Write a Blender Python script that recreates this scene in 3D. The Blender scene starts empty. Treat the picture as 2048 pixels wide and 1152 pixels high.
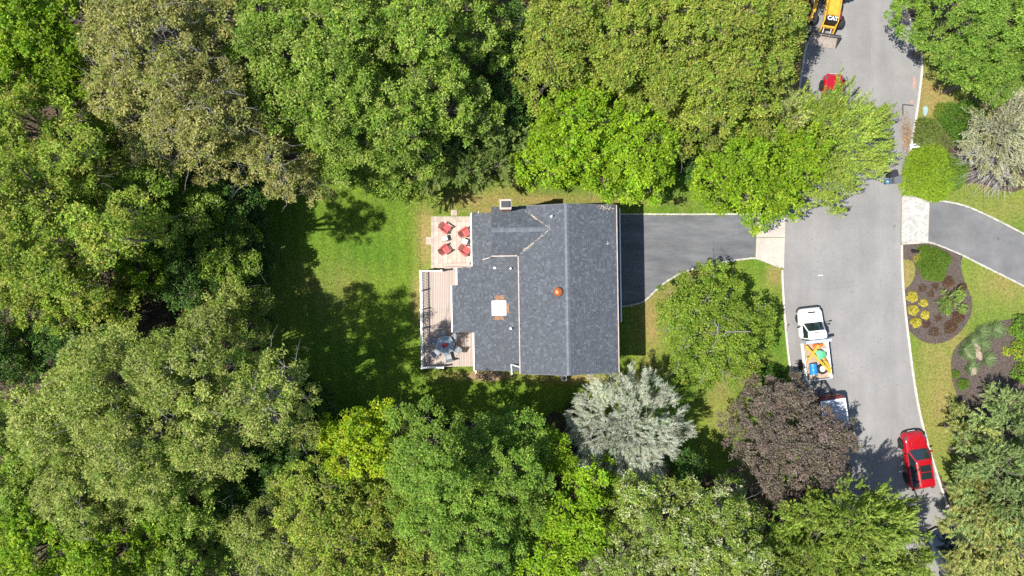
import bpy, bmesh, math, random
import numpy as np
from mathutils import Vector, Matrix

random.seed(7)
rng = np.random.default_rng(7)
scene = bpy.context.scene
COL = scene.collection
R_ = math.radians

# ------------------------------------------------------------------ camera, sky, sun, exposure
H = 55.8            # drone height above the ground, metres
S = 24.5            # photograph pixels (2048 wide) per metre on the ground
cam_d = bpy.data.cameras.new('camera')
cam_d.sensor_width = 36
cam_d.lens = 18 * H / (1024 / S)
cam_d.clip_end = 2000
cam = bpy.data.objects.new('camera', cam_d)
COL.objects.link(cam)
cam.location = (0, 0, H)
scene.camera = cam

SUN_V = Vector((0.559, 0.136, -1.0)).normalized()       # the way the light travels
world = bpy.data.worlds.new('World')
scene.world = world
world.use_nodes = True
wn = world.node_tree
bg = wn.nodes['Background']
sky = wn.nodes.new('ShaderNodeTexSky')
sky.sky_type = 'NISHITA'
sky.sun_disc = False
sky.sun_elevation = math.asin(-SUN_V.z)
sky.sun_rotation = math.atan2(-SUN_V.x, -SUN_V.y)
sky.air_density = 1.0
sky.dust_density = 0.6
wn.links.new(sky.outputs[0], bg.inputs[0])
bg.inputs[1].default_value = 0.105
sun_d = bpy.data.lights.new('sun', 'SUN')
sun_d.energy = 4.6
sun_d.angle = R_(0.5)
sun_d.color = (1.0, 0.965, 0.90)
sun = bpy.data.objects.new('sun', sun_d)
COL.objects.link(sun)
sun.rotation_euler = SUN_V.to_track_quat('-Z', 'Y').to_euler()
sun.location = (-30, -8, 60)
vs = scene.view_settings
vs.view_transform = 'Standard'
vs.look = 'None'
vs.exposure = 1.03
vs.gamma = 1.0
vs.use_curve_mapping = False
scene.cycles.use_denoising = False
scene.render.filter_size = 1.2

# ------------------------------------------------------------------ helpers
def W(px, py, h=0.0):
    """point at height h that stands where the survey of the photograph puts it"""
    k = (H - h) / H / S
    return Vector(((px - 1024) * k, (576 - py) * k, h))

def tag(o, label=None, cat=None, group=None, kind=None):
    if label: o['label'] = label
    if cat: o['category'] = cat
    if group: o['group'] = group
    if kind: o['kind'] = kind
    return o

def empty(name, loc=(0, 0, 0), rz=0.0, label=None, cat=None, group=None):
    o = bpy.data.objects.new(name, None)
    COL.objects.link(o)
    o.empty_display_size = 0.2
    o.location = loc
    o.rotation_euler = (0, 0, rz)
    return tag(o, label, cat, group)

def link_mesh(name, me, mat=None, parent=None):
    o = bpy.data.objects.new(name, me)
    COL.objects.link(o)
    if mat and not me.materials: me.materials.append(mat)
    if parent: o.parent = parent
    return o

def copy_tree(o, parent=None):
    c = o.copy(); COL.objects.link(c); c.parent = parent
    for ch in list(o.children): copy_tree(ch, c)
    return c

class MB:
    def __init__(s): s.v = []; s.f = []
    def add(s, vs_, fs_):
        b = len(s.v); s.v += [tuple(p) for p in vs_]; s.f += [tuple(i + b for i in f) for f in fs_]; return s
    def box(s, x0, x1, y0, y1, z0, z1, m=None):
        vs_ = [(x0,y0,z0),(x1,y0,z0),(x1,y1,z0),(x0,y1,z0),(x0,y0,z1),(x1,y0,z1),(x1,y1,z1),(x0,y1,z1)]
        if m is not None: vs_ = [m @ Vector(p) for p in vs_]
        return s.add(vs_, [(3,2,1,0),(4,5,6,7),(0,1,5,4),(1,2,6,5),(2,3,7,6),(3,0,4,7)])
    def bar(s, p0, p1, w, h):
        p0 = Vector(p0); p1 = Vector(p1); d = p1 - p0; L = d.length
        m = Matrix.Translation(p0) @ d.to_track_quat('Y', 'Z').to_matrix().to_4x4()
        return s.box(-w/2, w/2, 0, L, -h/2, h/2, m)
    def tube(s, pts, rad, n=8, cap=True):
        pts = [Vector(p) for p in pts]
        rad = rad if isinstance(rad, (list, tuple)) else [rad] * len(pts)
        vs_, fs_ = [], []
        for i, p in enumerate(pts):
            d = (pts[min(i+1, len(pts)-1)] - pts[max(i-1, 0)]).normalized()
            q = d.to_track_quat('Z', 'Y')
            for k in range(n):
                a = 2*math.pi*k/n
                vs_.append(p + q @ Vector((math.cos(a)*rad[i], math.sin(a)*rad[i], 0)))
        for i in range(len(pts)-1):
            for k in range(n):
                k2 = (k+1) % n
                fs_.append((i*n+k, i*n+k2, (i+1)*n+k2, (i+1)*n+k))
        if cap:
            fs_.append(tuple(range(n-1, -1, -1))); b = (len(pts)-1)*n; fs_.append(tuple(range(b, b+n)))
        return s.add(vs_, fs_)
    def lathe(s, prof, n=16, c=(0,0,0), axis='Z'):
        vs_, fs_ = [], []
        for r, z in prof:
            for k in range(n):
                a = 2*math.pi*k/n
                p = (r*math.cos(a), r*math.sin(a), z)
                if axis == 'X': p = (z, r*math.cos(a), r*math.sin(a))
                if axis == 'Y': p = (r*math.sin(a), z, r*math.cos(a))
                vs_.append((p[0]+c[0], p[1]+c[1], p[2]+c[2]))
        for i in range(len(prof)-1):
            for k in range(n):
                k2 = (k+1) % n
                fs_.append((i*n+k, i*n+k2, (i+1)*n+k2, (i+1)*n+k))
        if prof[0][0] > 1e-6: fs_.append(tuple(range(n-1, -1, -1)))
        if prof[-1][0] > 1e-6: b = (len(prof)-1)*n; fs_.append(tuple(range(b, b+n)))
        return s.add(vs_, fs_)
    def prism(s, poly, zb, zt):
        """poly in plan; zb, zt numbers or functions of (x, y)"""
        n = len(poly)
        fb = zb if callable(zb) else (lambda x, y: zb)
        ft = zt if callable(zt) else (lambda x, y: zt)
        a = sum(poly[i][0]*poly[(i+1)%n][1]-poly[(i+1)%n][0]*poly[i][1] for i in range(n))
        if a < 0: poly = list(reversed(poly))
        vs_ = [(x,y,fb(x,y)) for x,y in poly] + [(x,y,ft(x,y)) for x,y in poly]
        fs_ = [tuple(range(n-1,-1,-1)), tuple(range(n,2*n))] + [(i,(i+1)%n,n+(i+1)%n,n+i) for i in range(n)]
        return s.add(vs_, fs_)
    def loft(s, rings, cap=True):
        n = len(rings[0]); vs_ = [p for r in rings for p in r]; fs_ = []
        for i in range(len(rings)-1):
            for k in range(n):
                k2 = (k+1)%n
                fs_.append((i*n+k, i*n+k2, (i+1)*n+k2, (i+1)*n+k))
        if cap:
            fs_.append(tuple(range(n-1,-1,-1))); b = (len(rings)-1)*n; fs_.append(tuple(range(b,b+n)))
        return s.add(vs_, fs_)
    def mesh(s, name, bevel=0, smooth=None, tri=False):
        me = bpy.data.meshes.new(name); me.from_pydata(s.v, [], s.f); me.update()
        if bevel or tri:
            bm = bmesh.new(); bm.from_mesh(me)
            bmesh.ops.recalc_face_normals(bm, faces=bm.faces)
            if bevel:
                bmesh.ops.bevel(bm, geom=[e for e in bm.edges if len(e.link_faces) == 2 and e.calc_face_angle(0) > 0.5], offset=bevel, segments=2, affect='EDGES', clamp_overlap=True)
            if tri: bmesh.ops.triangulate(bm, faces=[f for f in bm.faces if len(f.verts) > 4])
            bm.to_mesh(me); bm.free()
        if smooth is not None:
            me.shade_smooth(); me.set_sharp_from_angle(angle=R_(smooth))
        return me
    def build(s, name, mat, parent=None, bevel=0, smooth=None, tri=False):
        return link_mesh(name, s.mesh(name, bevel, smooth, tri), mat, parent)

def spline(pts, n=8, closed=False):
    P = [Vector((p[0], p[1], 0)) for p in pts]; out = []; m = len(P)
    rngi = range(m if closed else m-1)
    for i in rngi:
        p0 = P[(i-1) % m] if closed or i > 0 else P[0]*2-P[1]
        p1 = P[i]; p2 = P[(i+1) % m]
        p3 = P[(i+2) % m] if closed or i+2 < m else P[-1]*2-P[-2]
        for k in range(n):
            t = k/n
            q = 0.5*((2*p1)+(p2-p0)*t+(2*p0-5*p1+4*p2-p3)*t*t+(3*p1-p0-3*p2+p3)*t**3)
            out.append((q.x, q.y))
    if not closed: out.append((P[-1].x, P[-1].y))
    return out

def G(pts): return [tuple(W(*p)[:2]) for p in pts]

def resample(line, step):
    out = [Vector(line[0])]; acc = 0
    for a, b in zip(line[:-1], line[1:]):
        a = Vector(a); b = Vector(b); d = (b-a).length; pos = step-acc
        while pos <= d:
            out.append(a+(b-a)*(pos/d)); pos += step
        acc = (acc+d) % step if d else acc
        acc = d-(pos-step)
    return out

def strip(line, w, z0, z1):
    """swept kerb: a closed box along a polyline"""
    mb = MB(); L = [Vector(p) for p in line]; rings = []
    for i, p in enumerate(L):
        d = (L[min(i+1,len(L)-1)]-L[max(i-1,0)]).normalized(); n = Vector((-d.y, d.x))
        a = p+n*w/2; b = p-n*w/2; c = 0.02
        rings.append([(a.x,a.y,z0),(a.x,a.y,z1-c),(a.x-n.x*c,a.y-n.y*c,z1),(b.x+n.x*c,b.y+n.y*c,z1),(b.x,b.y,z1-c),(b.x,b.y,z0)])
    return mb.loft(rings)

def pip(x, y, poly):
    x = np.asarray(x); y = np.asarray(y); ins = np.zeros(x.shape, bool); n = len(poly); j = n-1
    for i in range(n):
        xi, yi = poly[i]; xj, yj = poly[j]
        if yi != yj:
            ins ^= ((yi > y) != (yj > y)) & (x < (xj-xi)*(y-yi)/(yj-yi)+xi)
        j = i
    return ins

_lat = rng.random((256, 256))
def vnoise(x, y, s):
    x = np.asarray(x)/s+1000.0; y = np.asarray(y)/s+1000.0
    i = np.floor(x).astype(int); j = np.floor(y).astype(int); fx = x-i; fy = y-j
    fx = fx*fx*(3-2*fx); fy = fy*fy*(3-2*fy); g = lambda a, b: _lat[a % 256, b % 256]
    return (g(i,j)*(1-fx)+g(i+1,j)*fx)*(1-fy)+(g(i,j+1)*(1-fx)+g(i+1,j+1)*fx)*fy

# ------------------------------------------------------------------ materials
def _nt(name):
    m = bpy.data.materials.new(name); m.use_nodes = True
    return m, m.node_tree, m.node_tree.nodes['Principled BSDF']

def dim(c): return c if max(c) > 0.6 else tuple(v*0.78 for v in c)

def mat(name, col, rough=0.75, var=0.18, scale=6.0, bump=0.0, bscale=80.0, metal=0.0, col2=None, spec=0.4, coat=0.0, detail=6, stretch=None):
    m, nt, p = _nt(name); N = nt.nodes; K = nt.links
    col = dim(col); col2 = dim(col2) if col2 else None
    tc = N.new('ShaderNodeTexCoord'); src = tc.outputs['Object']
    if stretch:
        mp = N.new('ShaderNodeMapping'); mp.inputs['Scale'].default_value = stretch
        K.new(src, mp.inputs[0]); src = mp.outputs[0]
    no = N.new('ShaderNodeTexNoise'); no.inputs['Scale'].default_value = scale; no.inputs['Detail'].default_value = detail
    no.inputs['Roughness'].default_value = 0.65
    K.new(src, no.inputs['Vector'])
    rp = N.new('ShaderNodeValToRGB'); rp.color_ramp.elements[0].position = 0.3; rp.color_ramp.elements[1].position = 0.7
    c2 = col2 or tuple(min(1, c*(1+var)) for c in col); c1 = col if col2 else tuple(c*(1-var) for c in col)
    rp.color_ramp.elements[0].color = (*c1, 1); rp.color_ramp.elements[1].color = (*c2, 1)
    K.new(no.outputs['Fac'], rp.inputs[0]); K.new(rp.outputs[0], p.inputs['Base Color'])
    p.inputs['Roughness'].default_value = rough; p.inputs['Metallic'].default_value = metal
    p.inputs['Specular IOR Level'].default_value = spec; p.inputs['Coat Weight'].default_value = coat
    p.inputs['Coat Roughness'].default_value = 0.05
    if bump:
        n2 = N.new('ShaderNodeTexNoise'); n2.inputs['Scale'].default_value = bscale; n2.inputs['Detail'].default_value = 3
        K.new(src, n2.inputs['Vector'])
        b = N.new('ShaderNodeBump'); b.inputs['Strength'].default_value = bump; b.inputs['Distance'].default_value = 0.02
        K.new(n2.outputs['Fac'], b.inputs['Height']); K.new(b.outputs[0], p.inputs['Normal'])
    return m

def attr_mat(name, rough=0.55, trans=0.0, spec=0.35, noise=0.0, nscale=30, bump=0.0):
    m, nt, p = _nt(name); N = nt.nodes; K = nt.links
    a = N.new('ShaderNodeAttribute'); a.attribute_name = 'col'; c = a.outputs['Color']
    if noise:
        tc = N.new('ShaderNodeTexCoord'); no = N.new('ShaderNodeTexNoise'); no.inputs['Scale'].default_value = nscale; no.inputs['Detail'].default_value = 5
        no.inputs['Roughness'].default_value = 0.7
        K.new(tc.outputs['Object'], no.inputs['Vector'])
        mr = N.new('ShaderNodeMapRange'); mr.inputs[1].default_value = 0.25; mr.inputs[2].default_value = 0.75
        mr.inputs[3].default_value = 1-noise; mr.inputs[4].default_value = 1+noise
        K.new(no.outputs['Fac'], mr.inputs[0])
        vm = N.new('ShaderNodeVectorMath'); vm.operation = 'SCALE'
        K.new(c, vm.inputs[0]); K.new(mr.outputs[0], vm.inputs['Scale']); c = vm.outputs[0]
        if bump:
            b = N.new('ShaderNodeBump'); b.inputs['Strength'].default_value = bump; b.inputs['Distance'].default_value = 0.03
            K.new(no.outputs['Fac'], b.inputs['Height']); K.new(b.outputs[0], p.inputs['Normal'])
    K.new(c, p.inputs['Base Color']); p.inputs['Roughness'].default_value = rough; p.inputs['Specular IOR Level'].default_value = spec
    if trans:
        t = N.new('ShaderNodeBsdfTranslucent'); g = N.new('ShaderNodeMixRGB'); g.blend_type = 'MULTIPLY'; g.inputs[0].default_value = 1
        g.inputs[2].default_value = (1.1, 1.2, 0.4, 1); K.new(c, g.inputs[1]); K.new(g.outputs[0], t.inputs[0])
        mx = N.new('ShaderNodeMixShader'); mx.inputs[0].default_value = trans
        K.new(p.outputs[0], mx.inputs[1]); K.new(t.outputs[0], mx.inputs[2])
        K.new(mx.outputs[0], N['Material Output'].inputs['Surface'])
    return m

def glass(name, col, rough=0.05):
    m, nt, p = _nt(name)
    p.inputs['Base Color'].default_value = (*col, 1); p.inputs['Roughness'].default_value = rough
    p.inputs['Specular IOR Level'].default_value = 0.8; p.inputs['Coat Weight'].default_value = 0.6; p.inputs['Coat Roughness'].default_value = 0.02
    return m

M = {}
M['leaf'] = attr_mat('leaves', rough=0.55, trans=0.38, spec=0.2)
M['bark'] = mat('bark', (0.17, 0.14, 0.115), 0.9, 0.35, 9, 0.6, 40)
M['bark_grey'] = mat('grey_bark', (0.25, 0.235, 0.22), 0.9, 0.3, 9, 0.6, 40)
M['soil'] = mat('forest_soil', (0.045, 0.032, 0.02), 0.95, 0.5, 1.2, 0.8, 25, col2=(0.10, 0.065, 0.04))
M['lawn'] = attr_mat('lawn_grass', rough=0.85, spec=0.15, noise=0.5, nscale=5.0, bump=0.7)
M['road'] = mat('worn_asphalt', (0.245, 0.235, 0.225), 0.9, 0.12, 0.4, 0.35, 90, spec=0.25, detail=10)
M['drive'] = mat('dark_asphalt', (0.088, 0.091, 0.098), 0.85, 0.22, 0.9, 0.35, 90, spec=0.3, detail=10, col2=(0.17, 0.171, 0.175), stretch=(0.35, 1.2, 1))
M['drive2'] = mat('grey_asphalt', (0.125, 0.125, 0.126), 0.85, 0.2, 0.45, 0.35, 90, spec=0.3, detail=10, col2=(0.19, 0.185, 0.18))
M['road_line'] = mat('dark_line', (0.05, 0.05, 0.05), 0.7, 0.3, 9)
M['concrete'] = mat('concrete', (0.47, 0.42, 0.36), 0.9, 0.12, 1.3, 0.25, 70, detail=9)
M['kerb'] = mat('kerb_concrete', (0.50, 0.46, 0.40), 0.9, 0.25, 2.2, 0.3, 60)
M['block'] = attr_mat('granite_block', rough=0.85, noise=0.2, nscale=30)
M['mulch'] = mat('mulch', (0.062, 0.048, 0.041), 0.95, 0.4, 9, 1.0, 45, col2=(0.15, 0.118, 0.1), detail=10)
M['shingle'] = attr_mat('roof_shingle', rough=0.8, spec=0.3, noise=0.22, nscale=45)
M['roofbase'] = mat('roof_felt', (0.07, 0.075, 0.082), 0.9, 0.2, 6)
M['white'] = mat('white_paint', (0.78, 0.78, 0.77), 0.5, 0.06, 3)
M['cream'] = mat('cream_siding', (0.62, 0.57, 0.48), 0.7, 0.08, 2)
M['gutter'] = mat('gutter_metal', (0.50, 0.40, 0.345), 0.5, 0.25, 1.5)
M['brick'] = mat('red_brick', (0.30, 0.13, 0.085), 0.9, 0.3, 8, 0.4)
M['mortar'] = mat('mortar', (0.42, 0.38, 0.33), 0.95, 0.15, 8)
M['copper'] = mat('orange_copper', (0.50, 0.15, 0.05), 0.45, 0.3, 9, metal=0.35)
M['rust'] = mat('rust_stain', (0.26, 0.145, 0.085), 0.9, 0.5, 9)
M['debris'] = mat('leaf_debris', (0.52, 0.43, 0.31), 0.95, 0.4, 14)
M['black'] = mat('black_plastic', (0.015, 0.015, 0.017), 0.5, 0.2, 6)
M['rubber'] = mat('tyre_rubber', (0.022, 0.022, 0.023), 0.85, 0.3, 12)
M['metal'] = mat('bare_metal', (0.42, 0.42, 0.43), 0.45, 0.2, 5, metal=0.6)
M['dkmetal'] = mat('dark_metal', (0.06, 0.06, 0.065), 0.5, 0.25, 6, metal=0.4)
M['deck'] = attr_mat('composite_board', rough=0.75, noise=0.15, nscale=8)
M['paver'] = attr_mat('patio_paver', rough=0.9, noise=0.15, nscale=12)
M['redwood'] = mat('red_plastic_wood', (0.50, 0.075, 0.07), 0.6, 0.15, 5)
M['glasstop'] = glass('table_glass', (0.14, 0.19, 0.23), 0.2)
M['mintglass'] = mat('frosted_glass', (0.50, 0.56, 0.50), 0.35, 0.1, 5)
M['glass'] = glass('car_glass', (0.012, 0.02, 0.022), 0.04)
M['pane'] = glass('window_glass', (0.05, 0.07, 0.09), 0.05)
M['dome'] = mat('skylight_dome', (0.82, 0.82, 0.76), 0.35, 0.04, 3)
M['redpaint'] = mat('red_car_paint', (0.38, 0.006, 0.014), 0.3, 0.05, 2, coat=0.8)
M['dkred'] = mat('dark_red_paint', (0.17, 0.022, 0.018), 0.4, 0.15, 2, coat=0.4)
M['whitecar'] = mat('white_car_paint', (0.78, 0.78, 0.76), 0.35, 0.03, 2, coat=0.5)
M['navy'] = mat('navy_car_paint', (0.012, 0.022, 0.04), 0.25, 0.1, 2, coat=0.8)
M['trailer'] = mat('pale_grey_roof', (0.40, 0.42, 0.46), 0.45, 0.12, 3)
M['yellow'] = mat('machine_yellow', (0.58, 0.34, 0.035), 0.55, 0.28, 4)
M['orange'] = mat('orange_plastic', (0.75, 0.13, 0.03), 0.5, 0.1, 5)
M['barrel'] = mat('blue_plastic', (0.02, 0.22, 0.55), 0.4, 0.1, 5)
M['tarp'] = mat('green_tarp', (0.10, 0.42, 0.22), 0.6, 0.15, 6)
M['lumber'] = mat('lumber', (0.52, 0.36, 0.20), 0.8, 0.2, 5)
M['bucketsteel'] = mat('worn_steel', (0.34, 0.29, 0.25), 0.65, 0.25, 4, metal=0.2)
M['binblack'] = mat('bin_black', (0.03, 0.03, 0.036), 0.5, 0.2, 5)
M['bingrey'] = mat('bin_grey', (0.13, 0.13, 0.14), 0.6, 0.15, 5)
M['binblue'] = mat('bin_blue', (0.07, 0.17, 0.30), 0.55, 0.15, 5)
M['utility'] = mat('pale_blue_lid', (0.28, 0.39, 0.41), 0.7, 0.2, 8)
M['rock'] = mat('garden_rock', (0.36, 0.28, 0.21), 0.9, 0.3, 4, 0.6, 20)
M['paintmark'] = mat('orange_marking', (0.48, 0.25, 0.18), 0.9, 0.3, 6)
M['log'] = mat('weathered_wood', (0.20, 0.17, 0.15), 0.9, 0.35, 5, 0.5, 30)
M['flowerred'] = mat('red_petals', (0.50, 0.03, 0.04), 0.6, 0.3, 12)

def worn(m, stretch, lo, hi, spots=True):
    """tyre-worn lanes, scuffs and small stains over an asphalt colour"""
    nt = m.node_tree; N = nt.nodes; K = nt.links; p = N['Principled BSDF']; src = p.inputs['Base Color'].links[0].from_socket
    tc = N.new('ShaderNodeTexCoord'); mp = N.new('ShaderNodeMapping'); mp.inputs['Scale'].default_value = stretch; K.new(tc.outputs['Object'], mp.inputs[0])
    a = N.new('ShaderNodeTexNoise'); a.inputs['Scale'].default_value = 1.0; a.inputs['Detail'].default_value = 7; a.inputs['Roughness'].default_value = .6; K.new(mp.outputs[0], a.inputs['Vector'])
    r = N.new('ShaderNodeMapRange'); r.inputs[1].default_value = .3; r.inputs[2].default_value = .7; r.inputs[3].default_value = lo; r.inputs[4].default_value = hi; K.new(a.outputs['Fac'], r.inputs[0]); f = r.outputs[0]
    sp_ = N.new('ShaderNodeTexNoise'); sp_.inputs['Scale'].default_value = 26; sp_.inputs['Detail'].default_value = 4; K.new(tc.outputs['Object'], sp_.inputs['Vector'])
    r3 = N.new('ShaderNodeMapRange'); r3.inputs[1].default_value = .3; r3.inputs[2].default_value = .7; r3.inputs[3].default_value = .86; r3.inputs[4].default_value = 1.14; K.new(sp_.outputs['Fac'], r3.inputs[0])
    mu = N.new('ShaderNodeMath'); mu.operation = 'MULTIPLY'; K.new(f, mu.inputs[0]); K.new(r3.outputs[0], mu.inputs[1]); f = mu.outputs[0]
    if spots:
        b = N.new('ShaderNodeTexNoise'); b.inputs['Scale'].default_value = 1.9; b.inputs['Detail'].default_value = 2; K.new(tc.outputs['Object'], b.inputs['Vector'])
        r2 = N.new('ShaderNodeMapRange'); r2.inputs[1].default_value = .70; r2.inputs[2].default_value = .78; r2.inputs[3].default_value = 1.0; r2.inputs[4].default_value = .62; K.new(b.outputs['Fac'], r2.inputs[0])
        m2 = N.new('ShaderNodeMath'); m2.operation = 'MULTIPLY'; K.new(f, m2.inputs[0]); K.new(r2.outputs[0], m2.inputs[1]); f = m2.outputs[0]
    v = N.new('ShaderNodeVectorMath'); v.operation = 'SCALE'; K.new(src, v.inputs[0]); K.new(f, v.inputs['Scale']); K.new(v.outputs[0], p.inputs['Base Color'])
worn(M['road'], (.75, .07, 1), .90, 1.09)
worn(M['drive'], (.22, 1.0, 1), .82, 1.22)
worn(M['drive2'], (.35, .5, 1), .85, 1.18)
worn(M['concrete'], (.8, .8, 1), .9, 1.06, False)

def set_col(me, cols, domain='FACE'):
    a = me.attributes.new('col', 'FLOAT_COLOR', domain)
    c = np.ones((len(cols), 4), np.float32); c[:, :3] = np.clip(cols, 0.002, 0.95)
    a.data.foreach_set('color', c.ravel())

def solid_col(me, c): set_col(me, np.tile(np.array(c), (len(me.polygons), 1)))

def piece_mat(name, ca, cb, rough=0.85, nvar=0.15, nscale=14, stretch=None):
    """colour differs from piece to piece (object random) plus a fine grain"""
    m, nt, p = _nt(name); N = nt.nodes; K = nt.links
    ca = dim(ca); cb = dim(cb)
    oi = N.new('ShaderNodeObjectInfo'); mx = N.new('ShaderNodeMixRGB'); mx.inputs[1].default_value = (*ca, 1); mx.inputs[2].default_value = (*cb, 1)
    K.new(oi.outputs['Random'], mx.inputs[0])
    tc = N.new('ShaderNodeTexCoord'); src = tc.outputs['Object']
    if stretch:
        mp = N.new('ShaderNodeMapping'); mp.inputs['Scale'].default_value = stretch; K.new(src, mp.inputs[0]); src = mp.outputs[0]
    no = N.new('ShaderNodeTexNoise'); no.inputs['Scale'].default_value = nscale; no.inputs['Detail'].default_value = 4; K.new(src, no.inputs['Vector'])
    mr = N.new('ShaderNodeMapRange'); mr.inputs[1].default_value = 0.3; mr.inputs[2].default_value = 0.7; mr.inputs[3].default_value = 1-nvar; mr.inputs[4].default_value = 1+nvar
    K.new(no.outputs['Fac'], mr.inputs[0])
    vm = N.new('ShaderNodeVectorMath'); vm.operation = 'SCALE'; K.new(mx.outputs[0], vm.inputs[0]); K.new(mr.outputs[0], vm.inputs['Scale'])
    K.new(vm.outputs[0], p.inputs['Base Color']); p.inputs['Roughness'].default_value = rough; p.inputs['Specular IOR Level'].default_value = 0.25
    return m
M['deck'] = piece_mat('composite_board', (0.38, 0.305, 0.26), (0.49, 0.40, 0.345), 0.75, 0.12, 6, (4, 0.4, 1))
M['paver'] = piece_mat('patio_paver', (0.45, 0.35, 0.285), (0.57, 0.46, 0.385), 0.9, 0.14, 9)
M['paver_edge'] = piece_mat('patio_edge_paver', (0.38, 0.305, 0.25), (0.50, 0.42, 0.35), 0.9, 0.14, 9)
M['block'] = piece_mat('granite_block', (0.34, 0.33, 0.305), (0.54, 0.525, 0.485), 0.85, 0.2, 18)
M['edging'] = piece_mat('edging_block', (0.38, 0.35, 0.30), (0.57, 0.53, 0.47), 0.85, 0.2, 18)

# ------------------------------------------------------------------ ground, lawn, road, drives, beds
def struct(o): return tag(o, kind='structure')

mb = MB(); mb.add([(-400,-400,0),(400,-400,0),(400,400,0),(-400,400,0)], [(0,1,2,3)])
struct(mb.build('ground', M['soil']))

ROAD_W = spline(G([(1640,-160),(1632,0),(1612,100),(1598,190),(1582,300),(1571,410),(1568,470),(1566,540),(1568,590),(1572,645),(1577,700),(1584,750),(1600,830),(1632,930),(1682,1040),(1745,1150),(1830,1290)]), 6)
ROAD_E = spline(G([(1800,-160),(1806,0),(1828,60),(1841,118),(1839,165),(1829,240),(1820,292),(1808,345),(1803,395),(1801,490),(1803,560),(1808,620),(1815,680),(1824,750),(1834,810),(1846,862),(1866,930),(1900,1030),(1950,1130),(2030,1290)]), 6)
road_poly = ROAD_W + ROAD_E[::-1]
lawn_zones = [
    G([(512,372),(600,330),(760,300),(1010,360),(1400,330),(1420,380),(1640,250),(1640,400),(1575,405),(1570,560),(1590,800),(1680,1000),(1560,1010),(1400,930),(1200,830),(840,836),(640,846),(540,770),(505,600)]),
    G([(1770,-140),(2048,-140),(2300,60),(2300,900),(1990,960),(1900,1000),(1850,900),(1800,760),(1780,560)]),
    G([(1540,80),(1640,-60),(1640,240),(1560,260)]),
]
DRY = [  # places where the turf really is thin and straw coloured
    (1060,400,170,13,.75),(1230,404,120,8,.5),(960,398,110,22,.6),(850,470,16,75,.85),(845,380,40,30,.35),(835,590,12,60,.6),(975,752,60,9,1.0),(1150,758,120,9,.7),
    (1010,420,60,8,1.0),(1300,640,22,70,.75),(1330,590,30,26,.5),(1395,545,40,12,.55),(1550,545,16,22,.6),(1500,745,60,40,.45),(1440,800,30,90,.5),
    (1860,200,55,60,.5),(1950,240,60,40,.55),(1815,550,20,40,.9),(1870,780,40,120,.55),(1900,680,30,20,.5),(2000,560,70,40,.35),(1990,420,80,40,.35),(1590,130,40,120,1.0),
    (700,560,90,40,.12),(640,700,80,60,.1),(1600,360,60,50,.5),(1985,330,60,60,.6)]
def dryness(x, y):
    px = x*S+1024; py = 576-y*S
    d = np.zeros_like(px)
    for cx, cy, rx, ry, w in DRY:
        q = ((px-cx)/rx)**2+((py-cy)/ry)**2
        d = np.maximum(d, w*np.exp(-q*0.8))
    n = vnoise(x, y, 1.7)*0.6+vnoise(x, y, 0.6)*0.4
    n2 = vnoise(x+50, y-20, 5.0)
    return np.clip(d*(0.55+0.9*n)+np.clip((n-0.55)*1.1, 0, 1)*0.5+(n2-0.5)*0.25, 0, 1)
GREEN = np.array([0.075, 0.160, 0.012]); LIME = np.array([0.148, 0.212, 0.020]); STRAW = np.array([0.30, 0.205, 0.085])
def turf_col(x, y):
    d = dryness(x, y)[:, None]; m = vnoise(x, y, 2.6)[:, None]
    east = np.clip((x-30)/4, 0, 1)[:, None]*0.3
    g = (GREEN*(1-m)+LIME*m)*(1+.07*np.tanh(4*np.sin(2*np.pi*(x+.04*y)/1.15)))[:, None]
    g = g*(1-east)+np.array([0.20, 0.225, 0.055])*east
    return (g*(1-d)+STRAW*d)*0.80
def in_lawn(x, y):
    r = np.zeros(x.shape, bool)
    wob = (vnoise(x, y, 1.1)-0.5)*0.9; wob2 = (vnoise(x+77, y, 1.1)-0.5)*0.9
    for z in lawn_zones: r |= pip(x+wob, y+wob2, z)
    return r
st = 0.22
xs = np.arange(-22, 46, st); ys = np.arange(-18, 22, st)
gx, gy = np.meshgrid(xs, ys); cx = gx.ravel(); cy = gy.ravel()
keep = in_lawn(cx, cy); cx = cx[keep]; cy = cy[keep]; n = len(cx)
vx = np.stack([cx-st/2, cx+st/2, cx+st/2, cx-st/2], 1); vy = np.stack([cy-st/2, cy-st/2, cy+st/2, cy+st/2], 1)
key, inv = np.unique(np.round(np.stack([vx.ravel(), vy.ravel()], 1)/st*2).astype(int), axis=0, return_inverse=True)
inv = np.asarray(inv).ravel()
me = bpy.data.meshes.new('lawn')
vxy = key*st/2
me.from_pydata([(a, b, 0.004) for a, b in vxy], [], [tuple(q) for q in inv.reshape(-1, 4).tolist()])
set_col(me, turf_col(vxy[:, 0], vxy[:, 1]), 'POINT')
struct(link_mesh('lawn', me, M['lawn']))

def flat(name, poly, z, m, thick=None):
    mb = MB(); mb.prism(poly, z-(thick or 0.003), z); o = mb.build(name, m, tri=True); return struct(o)

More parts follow.
